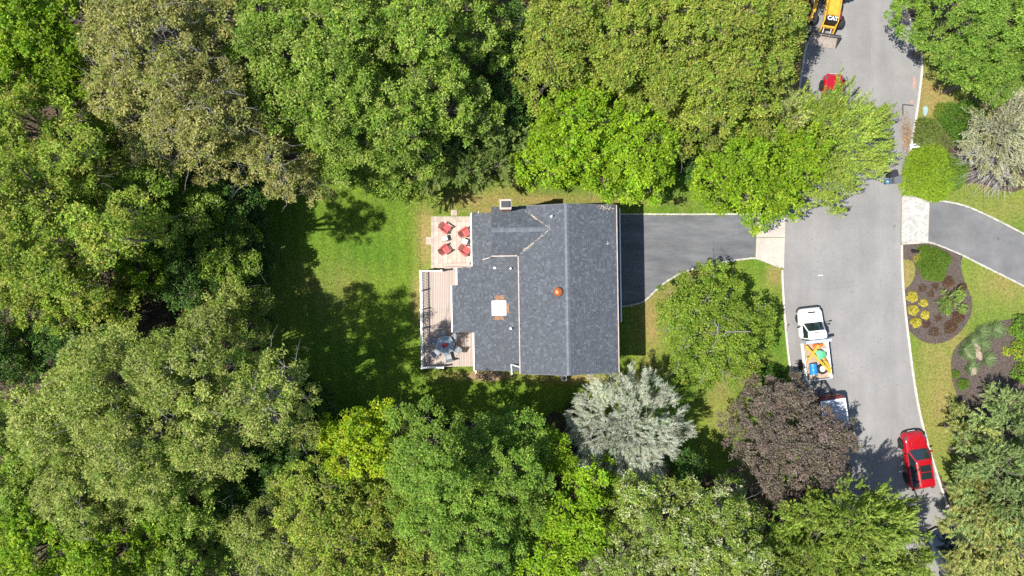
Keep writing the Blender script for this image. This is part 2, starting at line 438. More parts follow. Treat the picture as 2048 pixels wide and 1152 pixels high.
flat('road', road_poly, 0.016, M['road'])
drive_low = spline(G([(1216,614),(1243,613),(1265,610),(1287,603),(1300,592),(1314,578),(1336,561),(1366,545),(1402,533),(1442,525),(1480,519),(1509,516)]), 5)
drive_poly = G([(1216,431),(1512,431)])+drive_low[::-1]
flat('driveway', drive_poly, 0.024, M['drive'])
apron = struct(empty('driveway_apron'))
for a, b in ((0, 1), (1, 2)):
    top = [(1514,431),(1540,428),(1570,420)] if a == 0 else None
    poly = G([(1513.5,431),(1545,429),(1571,418),(1569.5,474.5),(1512.5,474.5)]) if a == 0 else G([(1512.5,475.6),(1569.5,475.6),(1567.5,536),(1540,525),(1511,516.5)])
    mb = MB(); mb.prism(poly, 0.0, 0.05); mb.build('concrete_slab', M['concrete'], apron, bevel=0.008)
nd_top = spline(G([(1859,404.5),(1880,404),(1902,407),(1930,414),(1955,424),(1985,438),(2015,453),(2060,478),(2160,540),(2300,640)]), 5)
nd_low = spline(G([(1856,483),(1872,487),(1895,496),(1925,509),(1955,524),(1985,539),(2015,554),(2060,578),(2140,630),(2250,730)]), 5)
flat('neighbour_driveway', nd_top+nd_low[::-1], 0.024, M['drive2'])
# kerbs along the road
def cut(line, y0, y1): return [p for p in line if y0 <= p[1] <= y1]
k1 = cut(ROAD_W, 6.35, 40); k2 = cut(ROAD_W, -40, 1.55); k3 = cut(ROAD_E, 7.6, 40); k4 = cut(ROAD_E, -40, 3.65)
for nm, ln, sg in (('kerb_west_north', k1, -1), ('kerb_west_south', k2, -1), ('kerb_east_north', k3, 1), ('kerb_east_south', k4, 1)):
    ln = [(p[0]+sg*0.07, p[1]) for p in ln]
    struct(strip(ln, 0.17, -0.05, 0.12).build(nm, M['kerb']))
# block edging of the drives: each block a piece
bb = MB(); bb.box(-0.065, 0.065, -0.118, 0.118, -0.05, 0.07); block_me = bb.mesh('edging_block', bevel=0.012); block_me.materials.append(M['edging'])
def edging(name, line, step=0.25):
    root = struct(empty(name))
    pts = resample(line, step)
    for i, p in enumerate(pts[:-1]):
        d = pts[i+1]-p
        o = link_mesh('edging_block', block_me, None, root)
        o.location = ((p.x+pts[i+1].x)/2+random.uniform(-.008,.008), (p.y+pts[i+1].y)/2+random.uniform(-.008,.008), random.uniform(-.012, .006))
        o.rotation_euler = (random.uniform(-.04,.04), random.uniform(-.05,.05), math.atan2(d.y, d.x)-math.pi/2+random.uniform(-.03,.03))
edging('driveway_edging_north', spline(G([(1222,428.5),(1300,428.5),(1400,428.5),(1512,428),(1543,425.5),(1566,416)]), 4))
edging('driveway_edging_south', drive_low+G([(1540,526),(1564,537)])[0:])
edging('neighbour_edging_north', spline(G([(1812,388),(1835,397),(1858,402.5),(1880,402),(1902,405),(1930,412),(1955,422),(1985,436),(2015,451),(2062,476)]), 5))
edging('neighbour_edging_south', spline(G([(1803,488),(1830,486),(1856,485),(1872,489),(1895,498),(1925,511),(1955,526),(1985,541),(2015,556),(2062,580)]), 5))
# block apron of the neighbour's drive
mb = MB(); ap_poly = G([(1809,390),(1859,405),(1856.5,484),(1802.5,487),(1803.5,395)]); mb.prism(ap_poly, 0.0, 0.02)
nap = struct(mb.build('block_apron', M['mortar']))
gb = MB(); gb.box(-0.112, 0.112, -0.068, 0.068, -0.04, 0.026); gran_me = gb.mesh('paving_block', bevel=0.012); gran_me.materials.append(M['block'])
cnt = 0; yy = ap_poly[3][1]+0.09; row = 0
while yy < ap_poly[0][1]+0.05 and cnt < 300:
    xx = ap_poly[3][0]+0.12+(row % 2)*0.12
    while xx < ap_poly[1][0]+0.1:
        if pip(np.array([xx-.1, xx+.1, xx, xx]), np.array([yy, yy, yy-.06, yy+.06]), ap_poly).all():
            o = link_mesh('paving_block', gran_me, None, nap); o.location = (xx+random.uniform(-.008,.008), yy+random.uniform(-.006,.006), 0.02+random.uniform(-.01,.008))
            o.rotation_euler = (random.uniform(-.04,.04), random.uniform(-.04,.04), random.uniform(-.05,.05)); cnt += 1
        xx += 0.243
    yy += 0.155; row += 1
# mulch beds
bed1 = G([(1804,490),(1856,486),(1895,499),(1925,512)])+spline(G([(1925,512),(1921,530),(1925,552),(1935,578),(1943,603),(1940,632),(1925,657),(1905,676),(1880,686),(1852,685),(1832,674),(1815,656),(1809.5,630)]), 5)[1:]
bed1 += G([(1805.5,582)])+spline(G([(1806,581),(1820,570),(1830,550),(1829,530),(1820,520),(1805,519)]), 4)
flat('mulch_bed', bed1, 0.05, M['mulch'], 0.05)
bed2 = spline(G([(2120,640),(2048,637),(2010,640),(1980,649),(1950,663),(1920,685),(1905,707),(1902,735),(1905,762),(1912,785),(1920,815),(1935,850),(1960,900)]), 5)+G([(2200,930),(2200,640)])
flat('mulch_bed_iris', bed2, 0.05, M['mulch'], 0.05)
bed3 = spline(G([(1815,335),(1808,372),(1818,392),(1852,399),(1880,398),(1900,386),(1915,372),(1950,366),(1975,372),(2000,380),(2040,380),(2080,330),(2060,240),(1990,240),(1930,240),(1850,245),(1822,285)]), 4, True)
flat('mulch_bed_shrubs', bed3, 0.04, M['soil'], 0.04)
# thin dark lines, cracks and markings on the road
mb = MB()
for a, b in (((1805.5,209),(1827,211)), ((1805.5,209),(1806,230))):
    p, q = W(*a, .022), W(*b, .022); mb.bar(p, q, 0.09, 0.006)
struct(mb.build('dark_road_lines', M['road_line']))
mb = MB()
for pts in ([(1740,60),(1745,180),(1762,300),(1758,400)], [(1600,573),(1650,578),(1720,571)], [(1800,150),(1790,185),(1782,220)]):
    ln = spline(G(pts), 8)
    ln = [(x+(vnoise(np.array([x]), np.array([y]), .5)[0]-.5)*.5, y) for x, y in ln]
    for a, b in zip(ln[:-1], ln[1:]):
        mb.bar((a[0], a[1], .0195), (b[0], b[1], .0195), 0.012, 0.004)
struct(mb.build('road_crack', mat('road_crack', (0.15,0.145,0.14), .9, .2)))
def blob(cx, cy, rx, ry, z, n=14, j=.25):
    c = W(cx, cy)
    return [(c.x+rx*math.cos(a)*(1+random.uniform(-j,j)), c.y+ry*math.sin(a)*(1+random.uniform(-j,j))) for a in [2*math.pi*k/n for k in range(n)]]
flat('utility_marking', blob(1828, 166, .12, .5, 0), 0.0185, M['paintmark'], .002)
flat('utility_marking_small', blob(1823, 204, .12, .12, 0), 0.0185, M['paintmark'], .002)
mb = MB(); p = W(1636,551,.018); mb.bar(p, p+Vector((.4,0.02,0)), .05, .004); struct(mb.build('road_dash', M['white']))
# patio: every paver a piece
px0, px1, py0, py1 = -6.60, -3.05, 1.62, 5.83
mb = MB(); mb.box(px0, px1, py0, py1, 0.0, 0.09)
patio = struct(mb.build('patio', M['mortar']))
def pav(x0, x1, y0, y1, m, z=0.09):
    key = ('paver', round(x1-x0, 3), round(y1-y0, 3), m.name)
    if key not in _pc:
        b = MB(); w = (x1-x0)/2-0.008; d = (y1-y0)/2-0.008; b.box(-w, w, -d, d, -0.02, 0.022); me = b.mesh('paver', bevel=0.006); me.materials.append(m); _pc[key] = me
    o = link_mesh('paver', _pc[key], None, patio); o.location = ((x0+x1)/2, (y0+y1)/2, z+random.uniform(-.004,.004))
_pc = {}
e = 0.24
ny = 17
for i in range(ny):
    d = (py1-py0)/ny; pav(px0, px0+e, py0+i*d, py0+(i+1)*d, M['paver_edge'])
nx = 13
for i in range(nx):
    d = (px1-px0-e)/nx
    for (a, b) in ((py1-e, py1), (py1-2*e, py1-e)): pav(px0+e+i*d, px0+e+(i+1)*d, a, b, M['paver_edge'])
nx2, ny2 = 9, 10
dx = (px1-px0-e)/nx2; dy = (py1-2*e-py0)/ny2
for i in range(nx2):
    for j in range(ny2): pav(px0+e+i*dx, px0+e+(i+1)*dx, py0+j*dy, py0+(j+1)*dy, M['paver'])
for (cx_, cy_, w_, d_) in ((908,425.5,.5,.46),(857.5,481.5,.46,.62)):
    c = W(cx_, cy_, .05); root = struct(empty('stepping_pad', (c.x, c.y, 0)))
    for k in range(3):
        b = MB(); 
        if w_ > d_: b.box(-w_/2+k*w_/3+.006, -w_/2+(k+1)*w_/3-.006, -d_/2, d_/2, 0, .06)
        else: b.box(-w_/2, w_/2, -d_/2+k*d_/3+.006, -d_/2+(k+1)*d_/3-.006, 0, .06)
        b.build('paver', M['paver_edge'], root, bevel=.008)
flat('bare_soil_patch', blob(975, 752, 1.5, .4, 0), 0.011, mat('sandy_soil', (.30,.2,.13), .95, .3, 3), .004)

# ------------------------------------------------------------------ the house
YAW = R_(0.9)
house = empty('house', (0,0,0), YAW, 'two storey house with a grey shingle roof beside the dark driveway', 'house')
ZE, ZR = 5.4, 6.6
XW, XR, XE, YS, YN = 0.55, 4.0, 7.74, -6.34, 6.0
XC, YC0, YC1, YCR, ZC = -1.43, 2.43, 6.0, 4.23, 6.2
sW = (ZR-ZE)/(XR-XW); sE = (ZR-ZE)/(XE-XR); sC = (ZC-ZE)/(YC1-YCR)
zW = lambda x, y: ZE+(x-XW)*sW
zE_ = lambda x, y: ZR-(x-XR)*sE
zC = lambda x, y: ZC-abs(y-YCR)*sC
zL = lambda x, y: 3.0+(x+4.63)*0.27
low_poly = [(-3.0,5.75),(-3.0,1.62),(-4.2,1.62),(-4.2,0.27),(-4.63,0.27),(-4.63,-3.35),(-2.95,-3.35),(-2.95,-6.28),(0.62,-6.28),(0.62,5.75)]
# walls with siding courses
wall = MB()
wall.box(0.8, 7.35, -6.0, 5.7, 0, 5.45)
wall.prism([(0.8,-6.0),(7.35,-6.0),(4.0,-6.0001)], 0, 1)
wall = MB(); wall.box(0.8, 7.35, -6.0, 5.7, 0, 5.42)
house_wall = wall.build('wall', M['cream'], house)
for yy in (5.68, -5.98):
    b = MB(); b.add([(0.85,yy,5.42),(7.3,yy,5.42),(4.0,yy,6.48),(0.85,yy-.02,5.42),(7.3,yy-.02,5.42),(4.0,yy-.02,6.48)], [(0,1,2),(5,4,3),(0,3,4,1),(1,4,5,2),(2,5,3,0)]); b.build('gable', M['cream'], house)
b = MB(); b.box(-1.2, 0.798, 2.7, 5.69, 3.0, 5.42); b.add([(-1.19,2.7,5.42),(-1.19,5.69,5.42),(-1.19,YCR,6.05)], [(2,1,0)]); b.build('wall', M['cream'], house)
b = MB(); lw = [(-2.75,5.5),(-2.75,1.4),(-3.95,1.4),(-3.95,.02),(-4.38,.02),(-4.38,-3.1),(-2.7,-3.1),(-2.7,-6.03),(0.797,-6.03),(0.797,5.5)]
b.prism(lw, 0, lambda x, y: zL(x, y)-0.16); b.build('wall', M['cream'], house, tri=True)
# windows and doors on the walls
def window(x, y, z, w, h, axis, n=2):
    f = MB(); 
    root = None
    if axis == 'E': f.box(x, x+.05, y-w/2, y+w/2, z, z+h)
    elif axis == 'W': f.box(x-.05, x, y-w/2, y+w/2, z, z+h)
    elif axis == 'S': f.box(x-w/2, x+w/2, y-.05, y, z, z+h)
    else: f.box(x-w/2, x+w/2, y, y+.05, z, z+h)
    fr = f.build('window', M['white'], house)
    for k in range(n):
        g = MB(); a = -w/2+.06+k*(w-.06)/n; c = -w/2+(k+1)*(w-.06)/n
        if axis == 'E': g.box(x+.05, x+.056, y+a, y+c, z+.06, z+h-.06)
        elif axis == 'W': g.box(x-.056, x-.05, y+a, y+c, z+.06, z+h-.06)
        elif axis == 'S': g.box(x+a, x+c, y-.056, y-.05, z+.06, z+h-.06)
        else: g.box(x+a, x+c, y+.05, y+.056, z+.06, z+h-.06)
        g.build('pane', M['pane'], fr)
for y in (-4.6, -2.0, 1.0, 3.8): window(7.35, y, 3.5, 1.3, 1.3, 'E')
for x in (2.0, 5.6): window(x, -6.0, 3.5, 1.1, 1.3, 'S'); window(x, 5.7, 3.5, 1.1, 1.3, 'N')
for x in (2.0, 5.6): window(x, -6.0, .9, 1.1, 1.3, 'S')
window(7.35, -4.3, .9, 1.8, 1.4, 'E', 3)
window(-4.38, -1.6, 1.0, 2.4, 1.8, 'W', 2); window(-2.75, 3.4, .5, 1.8, 1.9, 'W', 2); window(-1.2, 4.2, 4.2, .9, .9, 'W')
for y in (0.4, 3.3):
    g = MB(); g.box(7.35, 7.40, y-1.2, y+1.2, 0.02, 2.15); gd = g.build('garage_door', M['white'], house)
    for r in range(4):
        for c in range(4):
            q = MB(); q.box(7.40, 7.412, y-1.14+c*.58, y-1.14+c*.58+.52, .08+r*.52, .08+r*.52+.44); q.build('door_panel', M['white'], gd)
g = MB(); g.box(7.35, 7.40, -2.3, -1.4, .15, 2.2); fd = g.build('front_door', M['dkred'], house); q = MB(); q.tube([(7.42,-1.5,1.1),(7.46,-1.5,1.1)], .03); q.build('handle', M['metal'], fd)
g = MB(); g.box(7.36, 8.6, -2.8, -0.9, 0, .15); g.build('door_step', M['concrete'], house, bevel=.01)
# roof slabs
T = 0.13
def slab(name, sect, axis, a0, a1):
    n = len(sect); b = MB()
    if axis == 'Y': vs_ = [(x,a0,z) for x,z in sect]+[(x,a1,z) for x,z in sect]
    else: vs_ = [(a0,y,z) for y,z in sect]+[(a1,y,z) for y,z in sect]
    fs_ = [(i,(i+1)%n,n+(i+1)%n,n+i) for i in range(n)]
    half = n//2
    for i in range(half-1):
        fs_ += [(i,i+1,n-2-i,n-1-i), (n+n-1-i,n+n-2-i,n+i+1,n+i)]
    b.add(vs_, fs_)
    return b.build(name, M['roofbase'], house, tri=False)
main_roof = slab('roof', [(XW,ZE),(XR,ZR),(XE,ZE),(XE,ZE-T),(XR,ZR-T),(XW,ZE-T)], 'Y', YS, YN)
cross_roof = slab('roof', [(YC0,ZE),(YCR,ZC),(YC1+.004,ZE),(YC1+.004,ZE-T),(YCR,ZC-T),(YC0,ZE-T)], 'X', XC, 3.0)
b = MB(); b.prism(low_poly, lambda x,y: zL(x,y)-T, zL); low_roof = b.build('roof', M['roofbase'], house, tri=True)
tag(main_roof, 'tall main roof with a long straight ridge'); tag(low_roof, 'lower roof sloping down to the deck'); tag(cross_roof, 'cross gable roof with pale valley lines')

def shingles(parent, x0, x1, y0, y1, zf, axis, inside, up):
    """axis: direction in which the slope climbs ('x' or 'y'); rows of tabs, joined"""
    b = MB(); cols = []
    run = (x1-x0) if axis == 'x' else (y1-y0); lo = x0 if axis == 'x' else y0
    ex = 0.152; n = int(run/ex)+1
    for k in range(n):
        s0 = lo+k*ex; s1 = min(s0+ex+0.02, lo+run)
        if up < 0: s0 = lo+run-k*ex; s1 = max(s0-ex-0.02, lo)
        t = (y0 if axis == 'x' else x0)-random.uniform(0, .3); tend = y1 if axis == 'x' else x1
        while t < tend:
            w = random.choice((.10,.13,.16,.21)); ta = max(t, y0 if axis == 'x' else x0); tb = min(t+w, tend)
            if tb-ta > .03:
                mx = ((s0+s1)/2, (ta+tb)/2) if axis == 'x' else ((ta+tb)/2, (s0+s1)/2)
                if inside(*mx):
                    h0 = random.choice((.014,.02,.028)); h1 = .004
                    def pt(s, t_, h): 
                        x, y = (s, t_) if axis == 'x' else (t_, s)
                        return (x, y, zf(x, y)+h)
                    A = [pt(s0,ta+.003,h0), pt(s0,tb-.003,h0), pt(s1,tb-.003,h1), pt(s1,ta+.003,h1), pt(s0,ta+.003,.001), pt(s0,tb-.003,.001)]
                    flip = (axis == 'x') != (up > 0)
                    F = [(0,3,2,1),(4,0,1,5)] if not flip else [(0,1,2,3),(4,5,1,0)]
                    b.add(A, F)
                    g = random.choice((.084,.093,.098,.103,.109,.136))*random.uniform(.9,1.1)
                    g *= .70; c = (g*.90, g*1.0, g*1.16); cols += [c, c]
            t += w
    me = b.mesh('shingles'); set_col(me, np.array(cols)); return tag(link_mesh('shingles', me, M['shingle'], parent), kind='stuff')
def in_cross(x, y): return YC0 < y < YC1 and x > XC and zC(x, y) > zW(x, y)+.01 and x < XR
shingles(main_roof, XW, XR, YS, YN, zW, 'x', lambda x, y: not in_cross(x, y), 1)
shingles(main_roof, XR, XE, YS, YN, zE_, 'x', lambda x, y: True, -1)
okc = lambda x, y: x < XW or zC(x, y) > zW(x, y)+.005
shingles(cross_roof, XC, 3.0, YC0, YCR, zC, 'y', okc, 1)
shingles(cross_roof, XC, 3.0, YCR, YC1, zC, 'y', okc, -1)
lp = low_poly
shingles(low_roof, -4.63, 0.62, -6.28, 5.75, zL, 'x', lambda x, y: bool(pip(np.array([x]), np.array([y]), lp)[0]), 1)
# ridge caps: piece by piece
cap_me = MB().add([(-.16,-.17,-.07),(0,-.17,.014),(.16,-.17,-.07),(-.16,.17,-.075),(0,.17,.004),(.16,.17,-.075)], [(0,1,4,3),(1,2,5,4),(0,2,1)]).mesh('ridge_cap')
cap_me.materials.append(piece_mat('ridge_shingle', (.13,.145,.165), (.17,.185,.205), .8, .25, 12))
y = YS+.16
while y < YN-.1:
    o = link_mesh('ridge_cap', cap_me, None, main_roof); o.location = (XR, y, ZR+.028); y += .3
x = XC+.16
while x < 2.65:
    o = link_mesh('ridge_cap', cap_me, None, cross_roof); o.location = (x, YCR, ZC+.026); o.rotation_euler = (0,0,-math.pi/2); x += .3
# gutters and trim
def gutter(pts, name='gutter', m='gutter', w=.075):
    b = MB()
    for p, q in zip(pts[:-1], pts[1:]): b.bar(p, q, w, .1)
    return b.build(name, M[m], house)
gutter([(XE+.058,YS,ZE-.07),(XE+.058,YN,ZE-.07)], m='gutter'); gutter([(XW-.058,YS,ZE-.07),(XW-.058,YC0-.1,ZE-.07)])
gutter([(XC,YC0-.06,ZE-.07),(XW-.12,YC0-.06,ZE-.07)])
gutter([(-4.69,-3.35,2.92),(-4.69,.27,2.92)], m='white', w=.09); gutter([(-3.06,1.7,3.36),(-3.06,5.75,3.36)], m='white', w=.09); gutter([(-3.01,-6.28,3.38),(-3.01,-3.4,3.38)], m='white', w=.09); gutter([(-4.26,.32,3.04),(-4.26,1.62,3.04)], m='white', w=.09)
for (a, c) in (((XW,YN+.015,ZE-.08),(XR,YN+.015,ZR-.08)),((XR,YN+.015,ZR-.08),(XE,YN+.015,ZE-.08)),((XW,YS-.015,ZE-.08),(XR,YS-.015,ZR-.08)),((XR,YS-.015,ZR-.08),(XE,YS-.015,ZE-.08))):
    b = MB(); b.bar(a, c, .03, .16); b.build('rake_board', M['bingrey'], house)
def spout(pts, m='white'):
    b = MB(); b.tube(pts, .045, 6); b.build('downspout', M[m], house, smooth=40)
spout([(XW-.1,YS+.5,ZE-.1),(XW-.5,YS+.55,ZE-.75),(-.15,YS+.6,zL(-.15,0)+.15),(-.1,-6.5,zL(0,0)-.0),(-.14,-6.62,.4),(-.2,-7.0,.1)])
spout([(-2.95,-6.33,3.3),(-2.95,-6.33,.3),(-3.05,-6.9,.08)]); spout([(-3.02,5.8,3.3),(-2.72,5.85,2.8),(-2.72,5.85,.25),(-2.6,6.25,.08)])
spout([(XC-.02,YC0-.06,ZE-.12),(XC-.25,YC0-.1,zL(XC-.3,0)+.12),(-2.2,2.2,zL(-2.2,0)+.06)], 'gutter')
spout([(7.8,YS+.1,ZE-.1),(7.42,-6.05,4.9),(7.42,-6.05,.2)])
# pent roof over the garage with its own gutter
b = MB(); b.add([(7.36,-2.7,3.15),(7.36,6.05,3.15),(8.4,6.05,2.7),(8.4,-2.7,2.7),(7.36,-2.7,3.05),(7.36,6.05,3.05),(8.4,6.05,2.6),(8.4,-2.7,2.6)], [(3,2,1,0),(4,5,6,7),(0,1,5,4),(1,2,6,5),(2,3,7,6),(3,0,4,7)])
pent = b.build('pent_roof', M['roofbase'], house); gutter([(8.455,-2.75,2.66),(8.455,6.08,2.66)], m='white', w=.09)
shingles(pent, 7.4, 8.4, -2.7, 6.05, lambda x, y: 3.15-(x-7.36)*.433, 'x', lambda x, y: True, -1)
# chimney
def loc_of(px, py, h):
    p = W(px, py, h); c, s = math.cos(-YAW), math.sin(-YAW)
    return Vector((p.x*c-p.y*s, p.x*s+p.y*c, h))
cp = loc_of(1011, 408.5, 7.6)
b = MB(); b.box(cp.x-.34, cp.x+.34, cp.y-.28, cp.y+.28, 0, 7.45); ch = b.build('chimney', M['mortar'], house)
bk = MB(); bk.box(-.107,.107,-.02,.02,-.03,.03); bme = bk.mesh('brick'); bme.materials.append(M['brick'])
nb = 0
for r in range(26):
    z = 5.75+r*.066
    for sd in range(4):
        for k in range(3 if sd % 2 == 0 else 2):
            ln = .68 if sd % 2 == 0 else .56; nn = 3 if sd % 2 == 0 else 2
            if nb >= 300: break
            o = link_mesh('brick', bme, None, ch); nb += 1
            t = -ln/2+(k+.5)*ln/nn+(.03 if r % 2 else -.03)
            if sd == 0: o.location = (cp.x+t, cp.y-.275, z)
            elif sd == 2: o.location = (cp.x+t, cp.y+.275, z)
            elif sd == 1: o.location = (cp.x+.335, cp.y+t, z); o.rotation_euler = (0,0,math.pi/2)
            else: o.location = (cp.x-.335, cp.y+t, z); o.rotation_euler = (0,0,math.pi/2)
b = MB(); b.box(cp.x-.42, cp.x+.42, cp.y-.36, cp.y+.36, 7.45, 7.56); b.build('chimney_cap', M['concrete'], ch, bevel=.02)
b = MB(); b.box(cp.x-.3, cp.x+.3, cp.y-.22, cp.y+.22, 7.56, 7.72); b.build('flue', M['dkmetal'], ch, bevel=.02)
# roof furniture
def vent(px, py, h, r, hh, m='white'):
    p = loc_of(px, py, h); b = MB(); b.lathe([(r*1.9,-.12),(r*1.5,.02),(r,.05),(r,hh),(r*.8,hh+.01)], 10, (p.x,p.y,p.z)); v = b.build('vent_pipe', M[m], house, smooth=50); return v
vent(1103, 433, zW(3.0,4.9), .055, .4); vent(1038, 441, zC(.5,5), .04, .22, 'dkmetal'); vent(1021.5, 537, zL(-.1,1.4), .06, .35); vent(1022, 657, zL(-.05,-2.9), .07, .4)
p = loc_of(989.5, 536, zL(-1.2,1.5)); b = MB(); b.box(p.x-.11,p.x+.11,p.y-.07,p.y+.07,p.z-.1,p.z+.14); b.build('vent_box', M['white'], house, bevel=.02)
p = loc_of(1116.5, 583.5, 6.45); p.z = zW(p.x, p.y)
b = MB(); b.lathe([(.16,-.1),(.16,.16),(.34,.17),(.335,.21),(.26,.31),(.14,.37),(.05,.39),(0,.392)], 20, p[:]); rv = b.build('roof_ventilator', M['copper'], house, smooth=40)
b = MB(); b.lathe([(.05,.385),(.05,.43),(0,.435)], 10, p[:]); b.build('knob', M['copper'], rv)
p = loc_of(998.5, 616, 4.1); p.z = zL(p.x, p.y)
b = MB(); b.box(p.x-.56,p.x+.54,p.y-.56,p.y+.56,p.z-.14,p.z+.17); sk = b.build('skylight', M['white'], house, bevel=.02)
b = MB(); b.lathe([(.70,.17),(.66,.22),(.5,.27),(.25,.30),(0,.31)], 4); me = b.mesh('dome', smooth=80); dm = link_mesh('dome', me, M['dome'], sk); dm.location = (p.x-.01,p.y,p.z); dm.rotation_euler = (0,0,math.pi/4)
fl = MB()
for (x0,x1,y0,y1) in ((-.42,.45,.565,.98),(-.5,.42,-.95,-.565),(.545,.78,-.5,.52)):
    cx_, cy_ = (x0+x1)/2, (y0+y1)/2; poly = []
    for k in range(16):
        a = 2*math.pi*k/16; rr = random.uniform(.62,1.05)
        ca, sa = math.cos(a), math.sin(a); q = max(abs(ca), abs(sa)); poly.append((p.x+cx_+(x1-x0)/2*ca/q*rr, p.y+cy_+(y1-y0)/2*sa/q*rr*.98))
    fl.prism(poly, lambda x, y: zL(x, y)+.01, lambda x, y: zL(x, y)+.034)
fl.build('flashing', M['rust'], house, tri=True)
# leaf debris lying in the valleys and on the east slope
def debris(a, c, n, w, zf):
    b = MB()
    for i in range(n):
        t = random.random(); x = a[0]+(c[0]-a[0])*t+random.gauss(0,w); y = a[1]+(c[1]-a[1])*t+random.gauss(0,w); s = random.uniform(.018,.045)
        r = random.uniform(0,6.28); z = zf(x,y)+.035
        b.add([(x+s*math.cos(r+k*2.1),y+s*math.sin(r+k*2.1),z+random.uniform(0,.02)) for k in range(3)], [(0,1,2)])
    tag(b.build('leaf_litter', M['debris'], house), kind='stuff')
zmax = lambda x, y: max(zW(x,y), zC(x,y) if x > XC else 0)
debris((2.8,4.2),(.62,2.5),80,.014,zmax); debris((1.6,3.25),(.9,2.75),60,.04,zmax); debris((2.8,4.3),(1.0,5.7),50,.012,zmax); debris((1.9,5.0),(1.5,5.3),30,.03,zmax); debris((6.3,5.85),(7.5,5.7),60,.1,zE_); debris((7.0,3.0),(7.1,3.3),14,.06,zE_)
debris((XW-.07,YC0-.2),(XW-.07,YS+.3),50,.015,lambda x,y: ZE-.05)
# things on the ground along the south wall
uc = W(1128, 756, .5)
ac = empty('air_conditioner', (uc.x, uc.y, 0), 0, 'small white outdoor unit on the ground at the south wall of the house', 'air conditioner')
b = MB(); b.box(-.2,.2,-.22,.22,.05,.75); b.build('casing', M['white'], ac, bevel=.02)
b = MB(); b.lathe([(.15,.752),(.15,.76),(.04,.765)],14); b.build('fan_grille', M['bingrey'], ac); b = MB(); b.box(-.26,.26,-.28,.28,0,.05); b.build('pad', M['concrete'], ac)

# ------------------------------------------------------------------ deck
deck = empty('deck', (0,0,0), YAW, 'raised wooden deck with white railing behind the house', 'deck')
DZ = 0.85; DX0, DX1, DY0, DY1 = -7.28, -2.8, -6.25, 1.5
bw = .142; x = DX0; dmes = {}
def board(x, y0, y1, z=DZ):
    k = round(y1-y0, 3)
    if k not in dmes:
        b_ = MB(); b_.box(-bw/2+.006, bw/2-.006, -(y1-y0)/2, (y1-y0)/2, -.03, 0); dmes[k] = b_.mesh('deck_board', bevel=.004); dmes[k].materials.append(M['deck'])
    o = link_mesh('deck_board', dmes[k], None, deck); o.location = (x+bw/2, (y0+y1)/2, z+random.uniform(-.002,.002))
while x < DX1-.01:
    xm = x+bw
    if xm < -4.4: board(x, DY0, DY1)
    else:
        board(x, .05 if xm < -3.97 else 1.42, DY1) 
        if xm < -2.72: board(x, DY0, -3.12)
    x += bw
b = MB(); b.box(DX0+.05, DX1, DY0+.03, DY0+.09, .1, DZ-.035); b.box(DX0+.05, DX0+.11, DY0+.1, DY1-.1, .1, DZ-.035); b.box(DX0+.05, DX1, DY1-.09, DY1-.03, .1, DZ-.035); b.build('skirt', M['white'], deck)
for xx in (-7.2,-5.2,-3.1):
    for yy in (-6.1,-2.4,1.35):
        if xx > -4 and -3 < yy < 1.3: continue
        b = MB(); b.box(xx-.06,xx+.06,yy-.06,yy+.06,0,DZ-.04); b.build('support_post', M['lumber'], deck)
rail = MB(); RX = DX0+.06; ptsy = [DY1-.05-k*(DY1-DY0-.1)/5 for k in range(6)]
post_me = MB().box(-.055,.055,-.055,.055,0,1.04).box(-.075,.075,-.075,.075,1.04,1.07).box(-.05,.05,-.05,.05,1.07,1.11).mesh('railing_post', bevel=.006); post_me.materials.append(M['white'])
for (xx, yy) in [(RX, yy) for yy in ptsy]+[(-5.55, DY1-.05), (-5.55, DY0+.05)]:
    o = link_mesh('railing_post', post_me, None, deck); o.location = (xx, yy, DZ)
for a, c in [((RX,ptsy[k]),(RX,ptsy[k+1])) for k in range(5)]+[((RX,DY1-.05),(-5.55,DY1-.05)),((RX,DY0+.05),(-5.55,DY0+.05))]:
    for z, w_, h_ in ((DZ+.97,.09,.045),(DZ+.1,.06,.045)):
        b = MB(); d = (Vector((*c,0))-Vector((*a,0))).normalized()*.06; b.bar((a[0]+d.x,a[1]+d.y,z),(c[0]-d.x,c[1]-d.y,z),w_,h_); b.build('handrail' if w_ > .07 else 'bottom_rail', M['white'], deck)
bal_me = MB().box(-.018,.018,-.018,.018,DZ+.12,DZ+.95).mesh('baluster'); bal_me.materials.append(M['white'])
yy = DY0+.2
while yy < DY1-.1:
    if min(abs(yy-q) for q in ptsy) > .08: o = link_mesh('baluster', bal_me, None, deck); o.location = (RX, yy, 0)
    yy += .125
for yq in (DY1-.05, DY0+.05):
    xx = RX+.15
    while xx < -5.65: o = link_mesh('baluster', bal_me, None, deck); o.location = (xx, yq, 0); xx += .125
for k in range(2):
    b = MB(); b.box(-5.45, -3.3, DY1+.02+k*.29, DY1+.30+k*.29, DZ-.24*(k+1)-.04, DZ-.24*(k+1)); b.build('step_tread', M['deck'], deck, bevel=.006)
    b = MB(); b.box(-5.45, -3.3, DY1+.27+k*.29, DY1+.29+k*.29, 0.1, DZ-.24*(k+1)-.04); b.build('step_riser', M['white'], deck)
c = W(938, 526, .9); b = MB(); b.box(c.x-.06,c.x+.06,c.y-.06,c.y+.06,.1,1.0); b.build('newel_post', M['white'], deck, bevel=.01)

